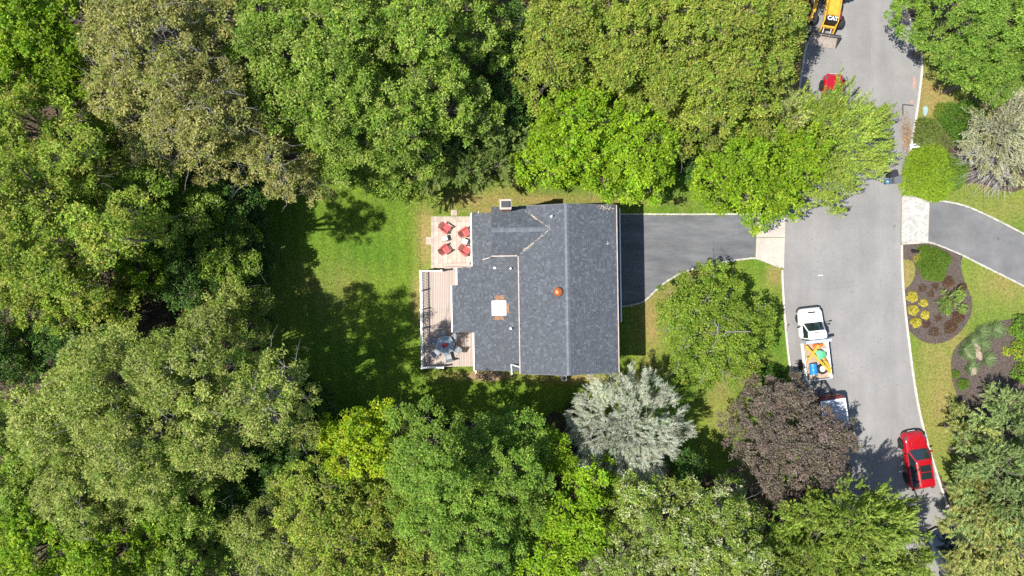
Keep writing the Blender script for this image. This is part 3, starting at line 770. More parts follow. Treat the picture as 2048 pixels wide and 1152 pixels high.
# ------------------------------------------------------------------ garden furniture
def adirondack(label, loc, rz):
    t = empty('adirondack_chair', loc, rz, label, 'chair', 'red chairs on the patio'); t.scale = (.88, .88, .92)      # faces +Y
    for k in range(5):
        b = MB(); y0 = -.25+k*.115; z0 = .30+k*.028; b.box(-.27,.27,y0,y0+.098,z0-.012,z0+.012); b.build('seat_slat', M['redwood'], t, bevel=.005)
    for k in range(5):
        s = (k-2); top = 1.0-.035*s*s
        b = MB(); b.add([(s*.105-.045,-.24,.3),(s*.105+.045,-.24,.3),(s*.135+.055,-.24-.42*top,.3+.66*top),(s*.135-.055,-.24-.42*top,.3+.66*top),
                         (s*.105-.045,-.268,.29),(s*.105+.045,-.268,.29),(s*.135+.055,-.268-.42*top,.29+.66*top),(s*.135-.055,-.268-.42*top,.29+.66*top)],
                        [(0,1,2,3),(7,6,5,4),(0,4,5,1),(1,5,6,2),(2,6,7,3),(3,7,4,0)]); b.build('back_slat', M['redwood'], t)
    for s in (-1, 1):
        b = MB(); b.prism([(s*.27,-.42),(s*.40,-.42),(s*.44,.30),(s*.40,.37),(s*.29,.37)], .575, .60); b.build('armrest', M['redwood'], t, bevel=.004)
        b = MB(); b.box(s*.33-.03,s*.33+.03,.27,.34,0,.575); b.build('leg', M['redwood'], t)
        b = MB(); b.bar((s*.30,.36,.36),(s*.30,-.62,.04),.03,.12); b.build('leg', M['redwood'], t)
    b = MB(); b.box(-.27,.27,.30,.33,.28,.42); b.build('apron', M['redwood'], t)
PZ = .115
for (px, py, deg, lb) in ((891.5,457,-125,'red slatted chair on the patio corner between both stepping pads'),
                     (930.5,464,-62,'red slatted chair by the house wall on the chimney side of the patio'),
                     (890.5,498,-55,'red slatted chair on the lawn side of the patio toward the deck'),
                     (930.5,502,-128,'red slatted chair close to the house wall and the deck steps')):
    c = W(px, py, .55); adirondack(lb, (c.x, c.y, PZ), R_(deg))
def side_table(label, loc, rz):
    t = empty('side_table', loc, rz, label, 'table', 'glass side tables')
    b = MB(); b.box(-.24,.24,-.2,.2,.425,.435); b.build('table_top', M['mintglass'], t, bevel=.004)
    b = MB()
    for p, q in (((-.25,-.21),(.25,-.21)),((.25,-.21),(.25,.21)),((.25,.21),(-.25,.21)),((-.25,.21),(-.25,-.21))): b.tube([(*p,.42),(*q,.42)], .012, 6)
    b.build('frame', M['dkmetal'], t)
    for sx in (-1,1):
        for sy in (-1,1): b = MB(); b.tube([(sx*.25,sy*.21,.42),(sx*.28,sy*.24,0)], .012, 6); b.build('leg', M['dkmetal'], t)
c = W(889.5,477,.4); side_table('frosted glass side table between the two red chairs on the lawn side', (c.x,c.y,PZ), R_(15))
c = W(929.5,483,.4); side_table('frosted glass side table between the two red chairs by the house wall', (c.x,c.y,PZ), R_(-20))

tc_ = W(890, 690, 1.6)
DT = DZ+.002
t = empty('dining_table', (tc_.x, tc_.y, DT), R_(11), 'octagonal grey glass dining table on the deck', 'table')
b = MB(); b.lathe([(.74,.70),(.75,.715),(.74,.728)], 8); b.build('table_top', M['glasstop'], t)
b = MB(); b.lathe([(.765,.69),(.775,.71),(.765,.735),(.742,.735),(.742,.69),(.765,.69)], 8); b.build('rim', M['metal'], t)
for k in range(4):
    a = k*math.pi/2+.4; b = MB(); b.tube([(.5*math.cos(a),.5*math.sin(a),.69),(.6*math.cos(a),.6*math.sin(a),0)], .025, 6); b.build('leg', M['dkmetal'], t)
pp = empty('flower_pot', (tc_.x-.02, tc_.y-.02, DT+.729), 0, 'dark pot of red flowers in the middle of the glass dining table', 'flower pot')
b = MB(); b.lathe([(.1,0),(.15,.2),(.165,.2),(.165,.23),(.13,.23),(.12,.2)], 12); b.build('pot', M['dkmetal'], pp, smooth=40)
b = MB()
for k in range(60):
    a = random.uniform(0,6.28); r = .19*math.sqrt(random.random()); z = .26+.13*(1-(r/.19)**2)+random.uniform(-.03,.03); s = .045
    q = [Vector((r*math.cos(a)+s*math.cos(i*1.57+a),r*math.sin(a)+s*math.sin(i*1.57+a),z+random.uniform(-.025,.025))) for i in range(4)]
    b.add(q, [(0,1,2),(0,2,3)])
b.build('petals', M['flowerred'], pp)
greych = mat('grey_sling_fabric', (.30,.32,.34), .7, .15, 20)
def patio_chair(label, loc, rz):
    t = empty('patio_chair', loc, rz, label, 'chair', 'grey chairs round the dining table')    # faces +Y
    b = MB(); b.box(-.235,.235,-.22,.24,.43,.445); b.build('seat', greych, t, bevel=.006)
    b = MB(); b.bar((0,-.22,.46),(0,-.42,.98),.46,.018); b.build('backrest', greych, t)
    for s in (-1,1):
        b = MB(); b.tube([(s*.26,.24,0),(s*.26,.24,.64),(s*.27,-.30,.66),(s*.25,-.43,.98)], .016, 6); b.build('armrest', M['metal'], t, smooth=50)
        b = MB(); b.tube([(s*.25,-.24,.45),(s*.26,-.38,0)], .016, 6); b.build('leg', M['metal'], t)
    b = MB(); b.tube([(-.25,-.43,.98),(.25,-.43,.98)], .016, 6); b.build('top_rail', M['metal'], t)
lbs = ['grey sling chair at the glass table, pulled out toward the house corner','grey sling chair at the glass table, on the side facing the roof eave','grey sling chair at the glass table, turned to the open end of the deck',
       'grey sling chair at the glass table, between the table and the deck corner post','grey sling chair at the glass table, nearest the long white railing','grey sling chair at the glass table, facing away from the patio']
for k, (a, r, tw) in enumerate(((38,.98,4),(-22,.95,-8),(-78,.98,5),(-140,.92,0),(165,.90,6),(105,.92,-5))):
    a_ = R_(a); patio_chair(lbs[k], (tc_.x+r*math.cos(a_), tc_.y+r*math.sin(a_), DT), a_+math.pi/2+R_(tw))

# ------------------------------------------------------------------ vehicles
def rrect(w, y0, y1, z, n=7, r=.35, wf=1.0, wr=1.0):
    """rounded outline in plan; half width w, scaled at the front and rear"""
    pts = []
    for (sx, sy) in ((1,1),(-1,1),(-1,-1),(1,-1)):
        k = wf if sy > 0 else wr; cx = sx*(w*k-r); cy = (y1-r) if sy > 0 else (y0+r)
        a0 = {(1,1):0,(-1,1):90,(-1,-1):180,(1,-1):270}[(sx,sy)]
        for i in range(n):
            a = R_(a0+90*i/(n-1)); pts.append((cx+r*math.cos(a), cy+r*math.sin(a), z))
    return pts
def wheel(parent, x, y, r, w, rim='metal', mirror=1):
    b = MB(); b.lathe([(r*.62,-w/2),(r*.9,-w/2),(r,-w*.36),(r,w*.36),(r*.9,w/2),(r*.62,w/2)], 20, axis='X'); o = b.build('wheel', M['rubber'], parent, smooth=40); o.location = (x, y, r)
    b = MB(); b.lathe([(r*.63,-w*.42),(r*.6,w*.40*mirror),(r*.2,w*.30*mirror),(r*.16,w*.42*mirror),(0,w*.43*mirror)], 16, axis='X'); b.build('rim', M[rim], o, smooth=40)
    return o
def car_parts(t, paint, L=4.7, Wd=1.9, roof=1.68, belt=1.02, hood=.98, hood_y=.85, rear_y=-2.2, roof_f=.25, roof_r=-1.95, ws=.95, sunroof=False, rack=False, wr=.36):
    w = Wd/2; f = L/2
    b = MB(); rings = [rrect(w*.93,-f+.08,f-.10,.22,r=.32,wf=.9), rrect(w,-f,f,.42,r=.42,wf=.92), rrect(w,-f+.01,f-.02,.68,r=.45,wf=.92), rrect(w*.985,-f+.04,f-.10,hood-.12,r=.5,wf=.92), rrect(w*.93,-f+.10,f-.24,hood-.015,r=.48,wf=.92), rrect(w*.80,-f+.25,f-.5,hood+.03,r=.4,wf=.92)]
    b.loft(rings); body = b.build('body', M[paint], t, smooth=35)
    b = MB(); b.loft([rrect(w*.80,-f-.02,f+.02,.25,r=.36,wf=.95), rrect(w*.82,-f-.025,f+.03,.50,r=.38,wf=.95)]); b.build('bumper', M['black'], t, smooth=40)
    b = MB(); b.prism([(-.72*w,f-.62),(.72*w,f-.62),(.62*w,hood_y+.16),(-.62*w,hood_y+.16)], hood+.012, lambda x, y: hood+.045-.02*abs(y-hood_y-.3)); b.build('bonnet', M[paint], t, bevel=.02)
    for s in (-1,1):
        b = MB(); b.bar((s*.36*w,f-.7,hood+.035),(s*.42*w,hood_y+.2,hood+.045),.06,.03); b.build('crease', M[paint], t, bevel=.01)
    # cabin: glass band, pillars, roof
    n = 7
    r0 = rrect(w*.90, rear_y, hood_y+.12, belt-.02, n, .26, .96, .95); r1 = rrect(w*.72, roof_r, roof_f, roof-.05, n, .2, .95, .95)
    r0i = [Vector(p) for p in r0]; r1i = [Vector(p) for p in r1]; m = len(r0)
    def seg(idx, name, mt, off=0):
        b_ = MB(); vs_ = [r0i[i] for i in idx]+[r1i[i] for i in idx]; k = len(idx)
        b_.add(vs_, [(i+1,i,k+i,k+i+1) if False else (i,i+1,k+i+1,k+i) for i in range(k-1)])
        me = b_.mesh(name); bm = bmesh.new(); bm.from_mesh(me); bmesh.ops.recalc_face_normals(bm, faces=bm.faces); bm.to_mesh(me); bm.free(); me.shade_smooth()
        return link_mesh(name, me, M[mt], t)
    seg([4,5,6,7,8,9], 'windscreen', 'glass'); seg([9,10,11], 'pillar', paint); seg([11,12,13,14,15,16], 'side_window', 'glass'); seg([16,17,18], 'pillar', paint)
    seg([18,19,20,21,22,23], 'rear_window', 'glass'); seg([23,24,25], 'pillar', paint); seg([25,26,27,0,1,2], 'side_window', 'glass'); seg([2,3,4], 'pillar', paint)
    b = MB(); b.loft([rrect(w*.73, roof_r-.01, roof_f+.02, roof-.06, n, .2, .95, .95), rrect(w*.70, roof_r+.02, roof_f-.02, roof-.01, n, .2, .95, .95), rrect(w*.55, roof_r+.2, roof_f-.2, roof+.02, n, .15)]); rf = b.build('roof', M[paint], t, smooth=50)
    for s in (-1,1):
        b = MB(); b.bar((s*w*.83,-.55,belt+.0),(s*w*.715,-.62,roof-.06),.07,.03); b.build('pillar', M['black'], t)
        b = MB(); b.box(s*(w+.10)-.1,s*(w+.10)+.1,hood_y-.28,hood_y-.13,belt-.06,belt+.1); b.build('mirror', M[paint] if paint != 'whitecar' else M['black'], t, bevel=.03)
        b = MB(); b.prism([(s*w*.55,f-.24),(s*w*.86,f-.36),(s*w*.88,f-.62),(s*w*.80,f-.60)], hood-.16, hood+.0); b.build('headlight', M['pane'], t, bevel=.01)
        b = MB(); b.box(s*w*.8-.1,s*w*.8+.1,-f-.012,-f+.12,.75,.95); b.build('tail_light', M['dkred'], t)
        wheel(t, s*(w-.09), f*.60, wr, .24, mirror=s); wheel(t, s*(w-.09), -f*.60, wr, .24, mirror=s)
        for yy in (.60, -.60):
            b = MB(); b.lathe([(wr*1.2,-.01),(wr*1.2,.012)], 18, (s*(w-.005), f*yy, wr+.02), axis='X'); b.build('wheel_arch', M['black'], t)
        if rack: b = MB(); b.tube([(s*w*.60,roof_r+.15,roof+.06),(s*w*.60,roof_f-.15,roof+.06)], .02, 6); b.build('roof_rail', M['metal'], t)
    if sunroof:
        for (a, c) in ((roof_f-.95, roof_f-.42), (roof_f-1.55, roof_f-1.0)):
            b = MB(); b.box(-.43,.43,a,c,roof+.015,roof+.035); b.build('sunroof', M['glass'], t, bevel=.008)
    b = MB(); b.box(-.3,.3,f+.03,f+.045,.42,.53); b.build('number_plate', M['white'], t)
    for s in (-.3, .18): b = MB(); b.bar((s,hood_y+.1,belt+.06),(s+.42,hood_y-.02,belt+.12),.02,.015); b.build('wiper', M['black'], t)
    return body

c = W(1837, 921, .9); t = empty('red_suv', (c.x, c.y, .016), R_(9.5), 'shiny red suv with black sunroof parked at the kerb beside conifers', 'car')
car_parts(t, 'redpaint', L=4.65, Wd=1.92, sunroof=True, rack=True)
c = W(1666, 203, .7); t = empty('red_car', (c.x, c.y, .016), R_(-3), 'red car mostly hidden under the feathery tree overhanging the road', 'car')
car_parts(t, 'redpaint', L=4.5, Wd=1.8, roof=1.45, belt=.92, hood=.88, hood_y=.75, roof_f=.1, roof_r=-1.4, rear_y=-1.9)
c = W(1899, 1118, .9); t = empty('navy_car', (c.x, c.y, .016), R_(26), 'dark navy car half hidden under pale conifer boughs at the road end', 'car')
car_parts(t, 'navy', L=4.8, Wd=1.9, roof=1.7)

# white service truck
c = W(1628, 687, 1.0); TR = R_(6.5)
t = empty('service_truck', (c.x, c.y, .016), TR, 'white open bed work truck loaded with tools parked by the lawn', 'truck')
w = .96
b = MB(); b.loft([rrect(w*.93,.45,2.78,.35,r=.25,wf=.92), rrect(w,.42,2.86,.55,r=.3,wf=.92), rrect(w,.42,2.85,.9,r=.34,wf=.92), rrect(w*.97,.42,2.76,1.08,r=.36,wf=.92), rrect(w*.86,.44,2.62,1.16,r=.34,wf=.92), rrect(w*.6,.5,2.4,1.19,r=.3,wf=.92)]); b.build('body', M['whitecar'], t, smooth=35)
b = MB(); b.loft([rrect(w*.98,2.5,2.92,.42,r=.2,wf=.95), rrect(w*.98,2.5,2.94,.62,r=.2,wf=.95)]); b.build('bumper', M['dkmetal'], t, smooth=40)
b = MB(); b.box(-.3,.3,2.45,2.58,1.17,1.215); b.build('bonnet_scoop', M['black'], t, bevel=.015)
n = 7; r0 = [Vector(p) for p in rrect(w*.9,.42,1.78,1.12,n,.16,.97,1)]; r1 = [Vector(p) for p in rrect(w*.76,.44,1.08,1.80,n,.16,.97,1)]
def tseg(idx, name, mt):
    k = len(idx); me = MB().add([r0[i] for i in idx]+[r1[i] for i in idx], [(i,i+1,k+i+1,k+i) for i in range(k-1)]).mesh(name)
    bm = bmesh.new(); bm.from_mesh(me); bmesh.ops.recalc_face_normals(bm, faces=bm.faces); bm.to_mesh(me); bm.free(); me.shade_smooth(); return link_mesh(name, me, M[mt], t)
tseg([4,5,6,7,8,9],'windscreen','glass'); tseg([9,10,11],'pillar','whitecar'); tseg([11,12,13,14,15],'side_window','glass'); tseg([15,16,17,18],'pillar','whitecar'); tseg([18,19,20,21,22,23],'rear_window','glass'); tseg([23,24,25],'pillar','whitecar'); tseg([25,26,27,0,1],'side_window','glass'); tseg([1,2,3,4],'pillar','whitecar')
b = MB(); b.loft([rrect(w*.775,.42,1.10,1.785,n,.16,.97,1), rrect(w*.76,.44,1.07,1.84,n,.16,.97,1), rrect(w*.6,.55,.95,1.87,n,.12)]); b.build('roof', M['whitecar'], t, smooth=50)
b = MB(); b.box(-.2,.2,.93,1.0,1.865,1.9); b.build('clearance_light', M['black'], t, bevel=.01)
for s in (-1,1):
    b = MB(); b.box(s*.46-.035,s*.46+.035,1.72,2.0,1.17,1.2); b.build('bonnet_vent', M['bingrey'], t)
    b = MB(); b.tube([(s*.9,1.45,1.2),(s*1.22,1.5,1.28)], .02, 6); b.box(s*1.22-.06,s*1.22+.06,1.42,1.52,1.15,1.42); b.build('mirror', M['black'], t)
    b = MB(); b.box(s*.62-.14,s*.62+.14,2.78,2.84,.85,1.0); b.build('headlight', M['mintglass'], t)
    wheel(t, s*.76, 2.05, .38, .26, 'metal', s); wheel(t, s*.93, -1.75, .38, .28, 'white', s)
    b = MB(); b.box(s*1.0-.035,s*1.0+.035,-2.85,.12,.86,1.28); b.build('bed_side', M['white'], t, bevel=.01)
b = MB(); b.box(-1.0,1.0,-2.86,.14,.72,.86); b.build('bed_floor', mat('pale_wood_floor', (.40,.30,.21), .8, .25, 6), t)
b = MB(); b.box(-1.03,1.03,-2.93,-2.86,.74,1.2); b.build('tailgate', M['trailer'], t, bevel=.01)
b = MB(); b.box(-.45,.45,-2.8,2.4,.45,.6); b.build('chassis', M['dkmetal'], t)
b = MB(); b.box(-1.02,1.02,.14,.38,.86,1.98); b.build('headboard', M['trailer'], t, bevel=.02)
bz = .862
def inbed(name, label, cat, x, y, rz=0, group=None):
    p = Matrix.Rotation(TR, 4, 'Z') @ Vector((x, y, 0)); return empty(name, (c.x+p.x, c.y+p.y, .016+bz), TR+rz, label, cat, group)
o = inbed('plastic_barrel', 'blue plastic barrel lying in the truck bed beside the spare tyre', 'barrel', -.36, -2.0)
b = MB(); b.lathe([(.26,-.44),(.285,-.42),(.29,-.17),(.3,-.15),(.3,-.12),(.29,-.1),(.29,.12),(.3,.14),(.3,.17),(.29,.19),(.285,.42),(.26,.44)], 20, (0,0,.3), 'Y'); b.build('shell', M['barrel'], o, smooth=35)
b = MB(); b.lathe([(.03,.44),(.03,.465),(0,.47)], 8, (.12,0,.42), 'Y'); b.build('bung', M['black'], o)
o = inbed('spare_tyre', 'spare wheel lying flat in the truck bed', 'tyre', .42, -2.1)
b = MB(); b.lathe([(.24,.0),(.38,.0),(.42,.06),(.42,.17),(.38,.23),(.24,.23),(.24,0)], 24); b.build('tyre', M['rubber'], o, smooth=40)
b = MB(); b.lathe([(.245,.02),(.235,.17),(.1,.12),(.08,.16),(0,.17)], 16); b.build('rim', M['white'], o, smooth=40)
for k, (x0,y0,x1,y1,z) in enumerate(((-.78,-.1,.95,-2.45,.42),(-.72,-1.15,.2,-.1,.48),(-.1,-.35,.85,-1.75,.36),(.5,-1.4,.95,-2.2,.52))):
    p0 = Vector((x0,y0,0)); p1 = Vector((x1,y1,0)); d = p1-p0; mid = (p0+p1)/2
    o = inbed('barricade_board', 'yellow barricade board lying in the truck bed', 'board', mid.x, mid.y, math.atan2(d.y,d.x), 'yellow boards in the truck bed')
    L2 = d.length/2; b = MB(); b.box(-L2,L2,-.09,.09,z-.02,z+.02); b.build('plank', M['yellow'], o, bevel=.006)
    b = MB(); b.box(-L2+.12,-L2+.18,-.08,.08,.003,z-.021); b.build('foot', M['yellow'], o); b = MB(); b.box(L2-.18,L2-.12,-.08,.08,.003,z-.021); b.build('foot', M['yellow'], o)
o = inbed('timber_plank', 'long timber plank along the side of the truck bed', 'plank', -.78, -1.4); b = MB(); b.box(-.1,.1,-1.35,1.3,0.002,.09); o2 = b.build('plank', M['lumber'], o, bevel=.006)
b = MB(); b.box(-.11,.11,-1.2,-1.1,.0,.1); b.build('strap', M['black'], o)
o = inbed('folded_tarp', 'green tarp folded over the load in the truck bed', 'tarp', .32, -.85, R_(20)); b = MB()
g = 9; tv = [(-.36+.72*i/g, -.36+.72*j/g, .62-.35*((i/g-.5)**2+(j/g-.5)**2)+random.uniform(-.02,.02)) for j in range(g+1) for i in range(g+1)]
tv = [(x,y,z) for x,y,z in tv]; b.add(tv, [(j*(g+1)+i,j*(g+1)+i+1,(j+1)*(g+1)+i+1,(j+1)*(g+1)+i) for j in range(g) for i in range(g) if i+j < 13])
b.add([(x,y,z-.03) for x,y,z in tv], [(j*(g+1)+i,(j+1)*(g+1)+i,(j+1)*(g+1)+i+1,j*(g+1)+i+1) for j in range(g) for i in range(g) if i+j < 13]); b.build('cloth', M['tarp'], o, smooth=60)
b = MB(); b.box(-.28,.2,-.28,.2,.002,.5); b.build('bundle', M['lumber'], o, bevel=.03)
for k, (x, y) in enumerate(((.05,-.18),(.42,-.2))):
    o = inbed('fuel_can', 'orange fuel can standing behind the truck headboard', 'can', x, y, R_(10*k), 'orange cans in the truck bed'); b = MB(); b.box(-.15,.15,-.12,.12,0,.42); b.build('tank', M['orange'], o, bevel=.04); b = MB(); b.tube([(-.1,0,.4),(-.08,0,.48),(.08,0,.48),(.1,0,.4)], .02, 6); b.build('handle', M['orange'], o)
o = inbed('white_bucket', 'white bucket in the truck bed corner next to the tarp', 'bucket', .78, -.55); b = MB(); b.lathe([(.12,0),(.15,.36),(.16,.36),(.16,.38),(.14,.38),(.11,.02)], 14); b.build('pail', M['white'], o, smooth=40); b = MB(); b.tube([(-.15,0,.36),(-.1,.12,.4),(.1,.12,.4),(.15,0,.36)], .008, 5); b.build('handle', M['dkmetal'], o)

# cargo trailer behind the truck
c2 = W(1670, 834, 1.7); t = empty('cargo_trailer', (c2.x, c2.y, .016), R_(8.5), 'cargo trailer with dark red front and pale roof under the purple tree', 'trailer')
b = MB(); b.box(-1.0,1.0,-1.9,1.55,.5,1.68); b.build('body', M['dkred'], t, bevel=.05)
b = MB(); b.box(-.94,.94,1.57,1.60,.62,1.3); b.build('front_panel', M['dkred'], t, bevel=.01)
b = MB(); b.box(-1.0,1.0,-1.9,1.40,1.685,1.74); rf = b.build('roof', M['trailer'], t, bevel=.02)
for a in (-1,1): b = MB(); b.box(a*.95-.05,a*.95+.05,-1.88,1.38,1.742,1.775); b.build('roof_rim', M['white'], rf)
b = MB(); b.box(-.9,.9,1.28,1.38,1.742,1.775); b.build('roof_rim', M['white'], rf)
for s in (-1,1):
    b = MB(); b.bar((s*.55,1.6,.5),(s*.04,2.75,.5),.08,.1); b.build('tongue', M['dkmetal'], t); wheel(t, s*.98, -.4, .34, .22, 'white', s)
b = MB(); b.tube([(0,2.55,.0),(0,2.55,.75)], .035, 8); b.build('jack', M['dkmetal'], t); b = MB(); b.box(-.06,.06,2.7,2.9,.45,.57); b.build('coupler', M['dkmetal'], t)

# backhoe loader
c3 = W(1655, 40, .6); t = empty('backhoe_loader', (c3.x, c3.y, .016), R_(171), 'yellow backhoe loader with steel bucket parked at the kerb', 'backhoe')
b = MB(); b.box(-.42,.42,-1.35,.02,.75,1.62); b.build('hood', M['yellow'], t, bevel=.05)
b = MB(); b.box(-.43,.43,.03,.55,.75,1.58); gp = b.build('grille_panel', M['black'], t, bevel=.06)
fc = bpy.data.curves.new('lettering', 'FONT'); fc.body = 'CAT'; fc.size = .42; fc.extrude = .004; fc.offset = .012; fc.align_x = 'CENTER'; fc.align_y = 'CENTER'
fo = bpy.data.objects.new('lettering_src', fc); COL.objects.link(fo); bpy.context.view_layer.update()
lme = bpy.data.meshes.new_from_object(fo.evaluated_get(bpy.context.evaluated_depsgraph_get())); bpy.data.objects.remove(fo)
lo = link_mesh('lettering', lme, M['white'], gp); lo.location = (0,.27,1.588); lo.rotation_euler = (0,0,math.pi)
b = MB(); b.box(-.5,.5,.6,.78,.7,1.0); b.build('front_frame', M['yellow'], t, bevel=.03)
b = MB(); b.box(-.3,.3,-3.6,.6,.45,.74); b.build('chassis', M['dkmetal'], t)
for s in (-1,1):
    wheel(t, s*1.08, .02, .47, .34, 'yellow', s); wheel(t, s*.88, -2.3, .68, .42, 'yellow', s)
    b = MB(); b.bar((s*.54,-1.4,1.35),(s*.54,.35,1.3),.1,.2); b.bar((s*.54,.3,1.32),(s*.54,1.15,.6),.1,.18); b.build('loader_arm', M['yellow'], t)
    b = MB(); b.tube([(s*.56,-.6,1.1),(s*.56,.3,1.28)], .05, 8); b.build('hydraulic_ram', M['metal'], t)
    b = MB(); b.tube([(s*.3,.8,.9),(s*.32,1.3,.62)], .05, 8); b.build('tilt_ram', M['metal'], t)
    b = MB(); b.box(s*.84-.2,s*.84+.2,-2.95,-1.6,1.4,1.47); b.build('rear_fender', M['yellow'], t, bevel=.03)
    b = MB(); b.bar((s*.4,-3.4,.7),(s*1.35,-3.55,.35),.16,.2); b.box(s*1.35-.2,s*1.35+.2,-3.75,-3.35,.0,.08); b.build('stabilizer', M['yellow'], t)
b = MB(); b.box(-.80,-.66,-.5,.15,1.1,1.35); b.build('tool_box', M['dkred'], t, bevel=.02)
bu = MB(); sec = [(1.12,.62),(1.18,.70),(1.30,.72),(1.2,.6),(1.16,.4),(1.2,.2),(1.35,.10),(2.0,.05),(2.0,.02),(1.3,.03),(1.12,.15),(1.07,.4)]
bu.loft([[(-1.22,y,z) for y,z in sec],[(1.22,y,z) for y,z in sec]], cap=False); bk_ = bu.build('bucket', M['bucketsteel'], t)
for s in (-1,1): b = MB(); b.add([(s*1.22,1.1,.62),(s*1.22,1.3,.72),(s*1.22,1.98,.06),(s*1.22,1.2,.05),(s*1.19,1.1,.62),(s*1.19,1.3,.72),(s*1.19,1.98,.06),(s*1.19,1.2,.05)], [(0,1,2,3),(7,6,5,4),(0,4,5,1),(1,5,6,2),(2,6,7,3),(3,7,4,0)]); b.build('cheek_plate', M['dkmetal'], bk_)
b = MB(); b.box(-1.22,1.22,1.14,1.26,.70,.76); b.build('top_edge', M['dkmetal'], bk_)
b = MB(); b.box(-.72,.72,-3.0,-1.5,2.55,2.66); b.build('cab_roof', M['yellow'], t, bevel=.05)
for sx in (-.66,.66):
    for sy in (-2.92,-1.58): b = MB(); b.bar((sx,sy,1.0),(sx,sy,2.56),.07,.07); b.build('cab_post', M['black'], t)
b = MB(); b.box(-.62,.62,-2.9,-1.45,.75,1.35); b.build('cab_base', M['black'], t, bevel=.03)
b = MB(); b.box(-.25,.25,-2.5,-2.05,1.35,1.55); b.bar((0,-2.5,1.5),(0,-2.62,2.0),.45,.1); b.build('operator_seat', M['black'], t)
b = MB(); b.box(-.6,.6,-1.56,-1.54,1.4,2.5); b.build('windscreen', M['glass'], t)
b = MB(); b.bar((0,-3.4,.8),(.3,-4.0,3.0),.24,.4); b.build('boom', M['yellow'], t, bevel=.03); b = MB(); b.bar((.3,-4.0,3.0),(.3,-4.9,1.3),.2,.3); b.build('dipper', M['yellow'], t, bevel=.03)
b = MB(); b.lathe([(.3,-.25),(.3,.25)], 10, (.3,-4.95,1.1), 'X'); b.build('digging_bucket', M['dkmetal'], t)

# yellow implement beside the backhoe, partly under the trees
c4 = W(1634, 14, .8); t = empty('yellow_implement', (c4.x-.2, c4.y, .016), R_(166), 'yellow steel arm frame standing at the kerb next to the backhoe', 'machine part')
b = MB(); b.bar((-.15,-1.6,.55),(-.1,.9,.55),.22,.3); b.build('beam', M['yellow'], t, bevel=.02); b = MB(); b.bar((.55,-1.6,.9),(.75,1.2,.5),.16,.2); b.build('arm', M['yellow'], t, bevel=.02)
b = MB(); b.bar((.7,.6,.6),(1.5,1.1,.25),.12,.12); b.build('brace', M['yellow'], t); b = MB(); b.box(-.35,.35,.75,1.0,.0,.6); b.build('foot', M['yellow'], t, bevel=.02); b = MB(); b.box(.5,.8,1.0,1.3,0,.5); b.build('foot', M['yellow'], t); b = MB(); b.box(-.2,.7,-1.7,-1.5,0,.85); b.build('crossbar', M['dkmetal'], t)

# ------------------------------------------------------------------ street furniture
c = W(1786, 356, .5)
def bin_(name, label, x, y, rz, body, lid, w=.5, d=.5, h=.95, openlid=False):
    t = empty(name, (x, y, .018), rz, label, 'bin')
    b = MB(); k = .8; b.add([(-w/2*k,-d/2*k,.05),(w/2*k,-d/2*k,.05),(w/2*k,d/2*k,.05),(-w/2*k,d/2*k,.05),(-w/2,-d/2,h),(w/2,-d/2,h),(w/2,d/2,h),(-w/2,d/2,h)], [(3,2,1,0),(4,5,6,7),(0,1,5,4),(1,2,6,5),(2,3,7,6),(3,0,4,7)]); b.build('body', M[body], t, bevel=.03)
    b = MB()
    if openlid: b.bar((0,d/2+.02,h),(0,d/2+.22,h-.55),w*1.02,.04)
    else: b.box(-w/2-.02,w/2+.02,-d/2-.03,d/2+.03,h+.002,h+.06)
    b.build('lid', M[lid], t, bevel=.02)
    for s in (-1,1): b = MB(); b.lathe([(.1,-.03),(.1,.03)], 12, (s*w*.42,d/2*.8+.04,.1), 'X'); b.build('wheel', M['rubber'], t)
    b = MB(); b.tube([(-w*.4,d/2+.05,h-.05),(w*.4,d/2+.05,h-.05)], .02, 6); b.build('handle', M[body], t)
bin_('wheeled_bin', 'black wheeled bin on the road by the lime green shrub', c.x-.15, c.y+.28, R_(14), 'binblack', 'binblack', .58, .48)
bin_('wheeled_bin', 'grey wheeled bin with open lid beside the black bin', c.x+.2, c.y-.2, R_(8), 'bingrey', 'bingrey', .52, .5, .8)
t = empty('recycling_tub', (c.x-.32, c.y-.27, .018), R_(5), 'low blue recycling tub next to the two bins', 'tub')
b = MB(); b.add([(-.2,-.18,0),(.2,-.18,0),(.2,.18,0),(-.2,.18,0),(-.24,-.22,.36),(.24,-.22,.36),(.24,.22,.36),(-.24,.22,.36),(-.21,-.19,.36),(.21,-.19,.36),(.21,.19,.36),(-.21,.19,.36),(-.18,-.16,.03),(.18,-.16,.03),(.18,.16,.03),(-.18,.16,.03)],
    [(3,2,1,0),(0,1,5,4),(1,2,6,5),(2,3,7,6),(3,0,4,7),(4,5,9,8),(5,6,10,9),(6,7,11,10),(7,4,8,11),(8,9,13,12),(9,10,14,13),(10,11,15,14),(11,8,12,15),(12,13,14,15)]); b.build('tub', M['binblue'], t)
b = MB(); b.box(-.12,.1,-.1,.1,.03,.3); b.build('contents', M['utility'], t, bevel=.03)
c = W(1824, 505, .5); t = empty('mailbox', (c.x, c.y, .05), R_(-8), 'black mailbox on a post in the mulch bed by the road', 'mailbox')
b = MB(); b.box(-.05,.05,-.05,.05,0,1.05); b.build('post', M['log'], t); b = MB(); b.bar((-.4,0,1.02),(.3,0,1.02),.09,.06); b.build('bracket', M['log'], t)
b = MB(); b.loft([[(x,.1*math.cos(a),1.06+(.13 if a < 3.15 else 0)+.1*max(0,math.sin(a))*1.0) for a in [math.pi*k/8 for k in range(9)]]+[(x,-.1,1.06),(x,.1,1.06)] for x in (-.42,.12)]); b.build('box', M['black'], t)
b = MB(); b.box(-.2,-.1,-.125,-.115,1.2,1.4); b.build('flag', M['orange'], t)
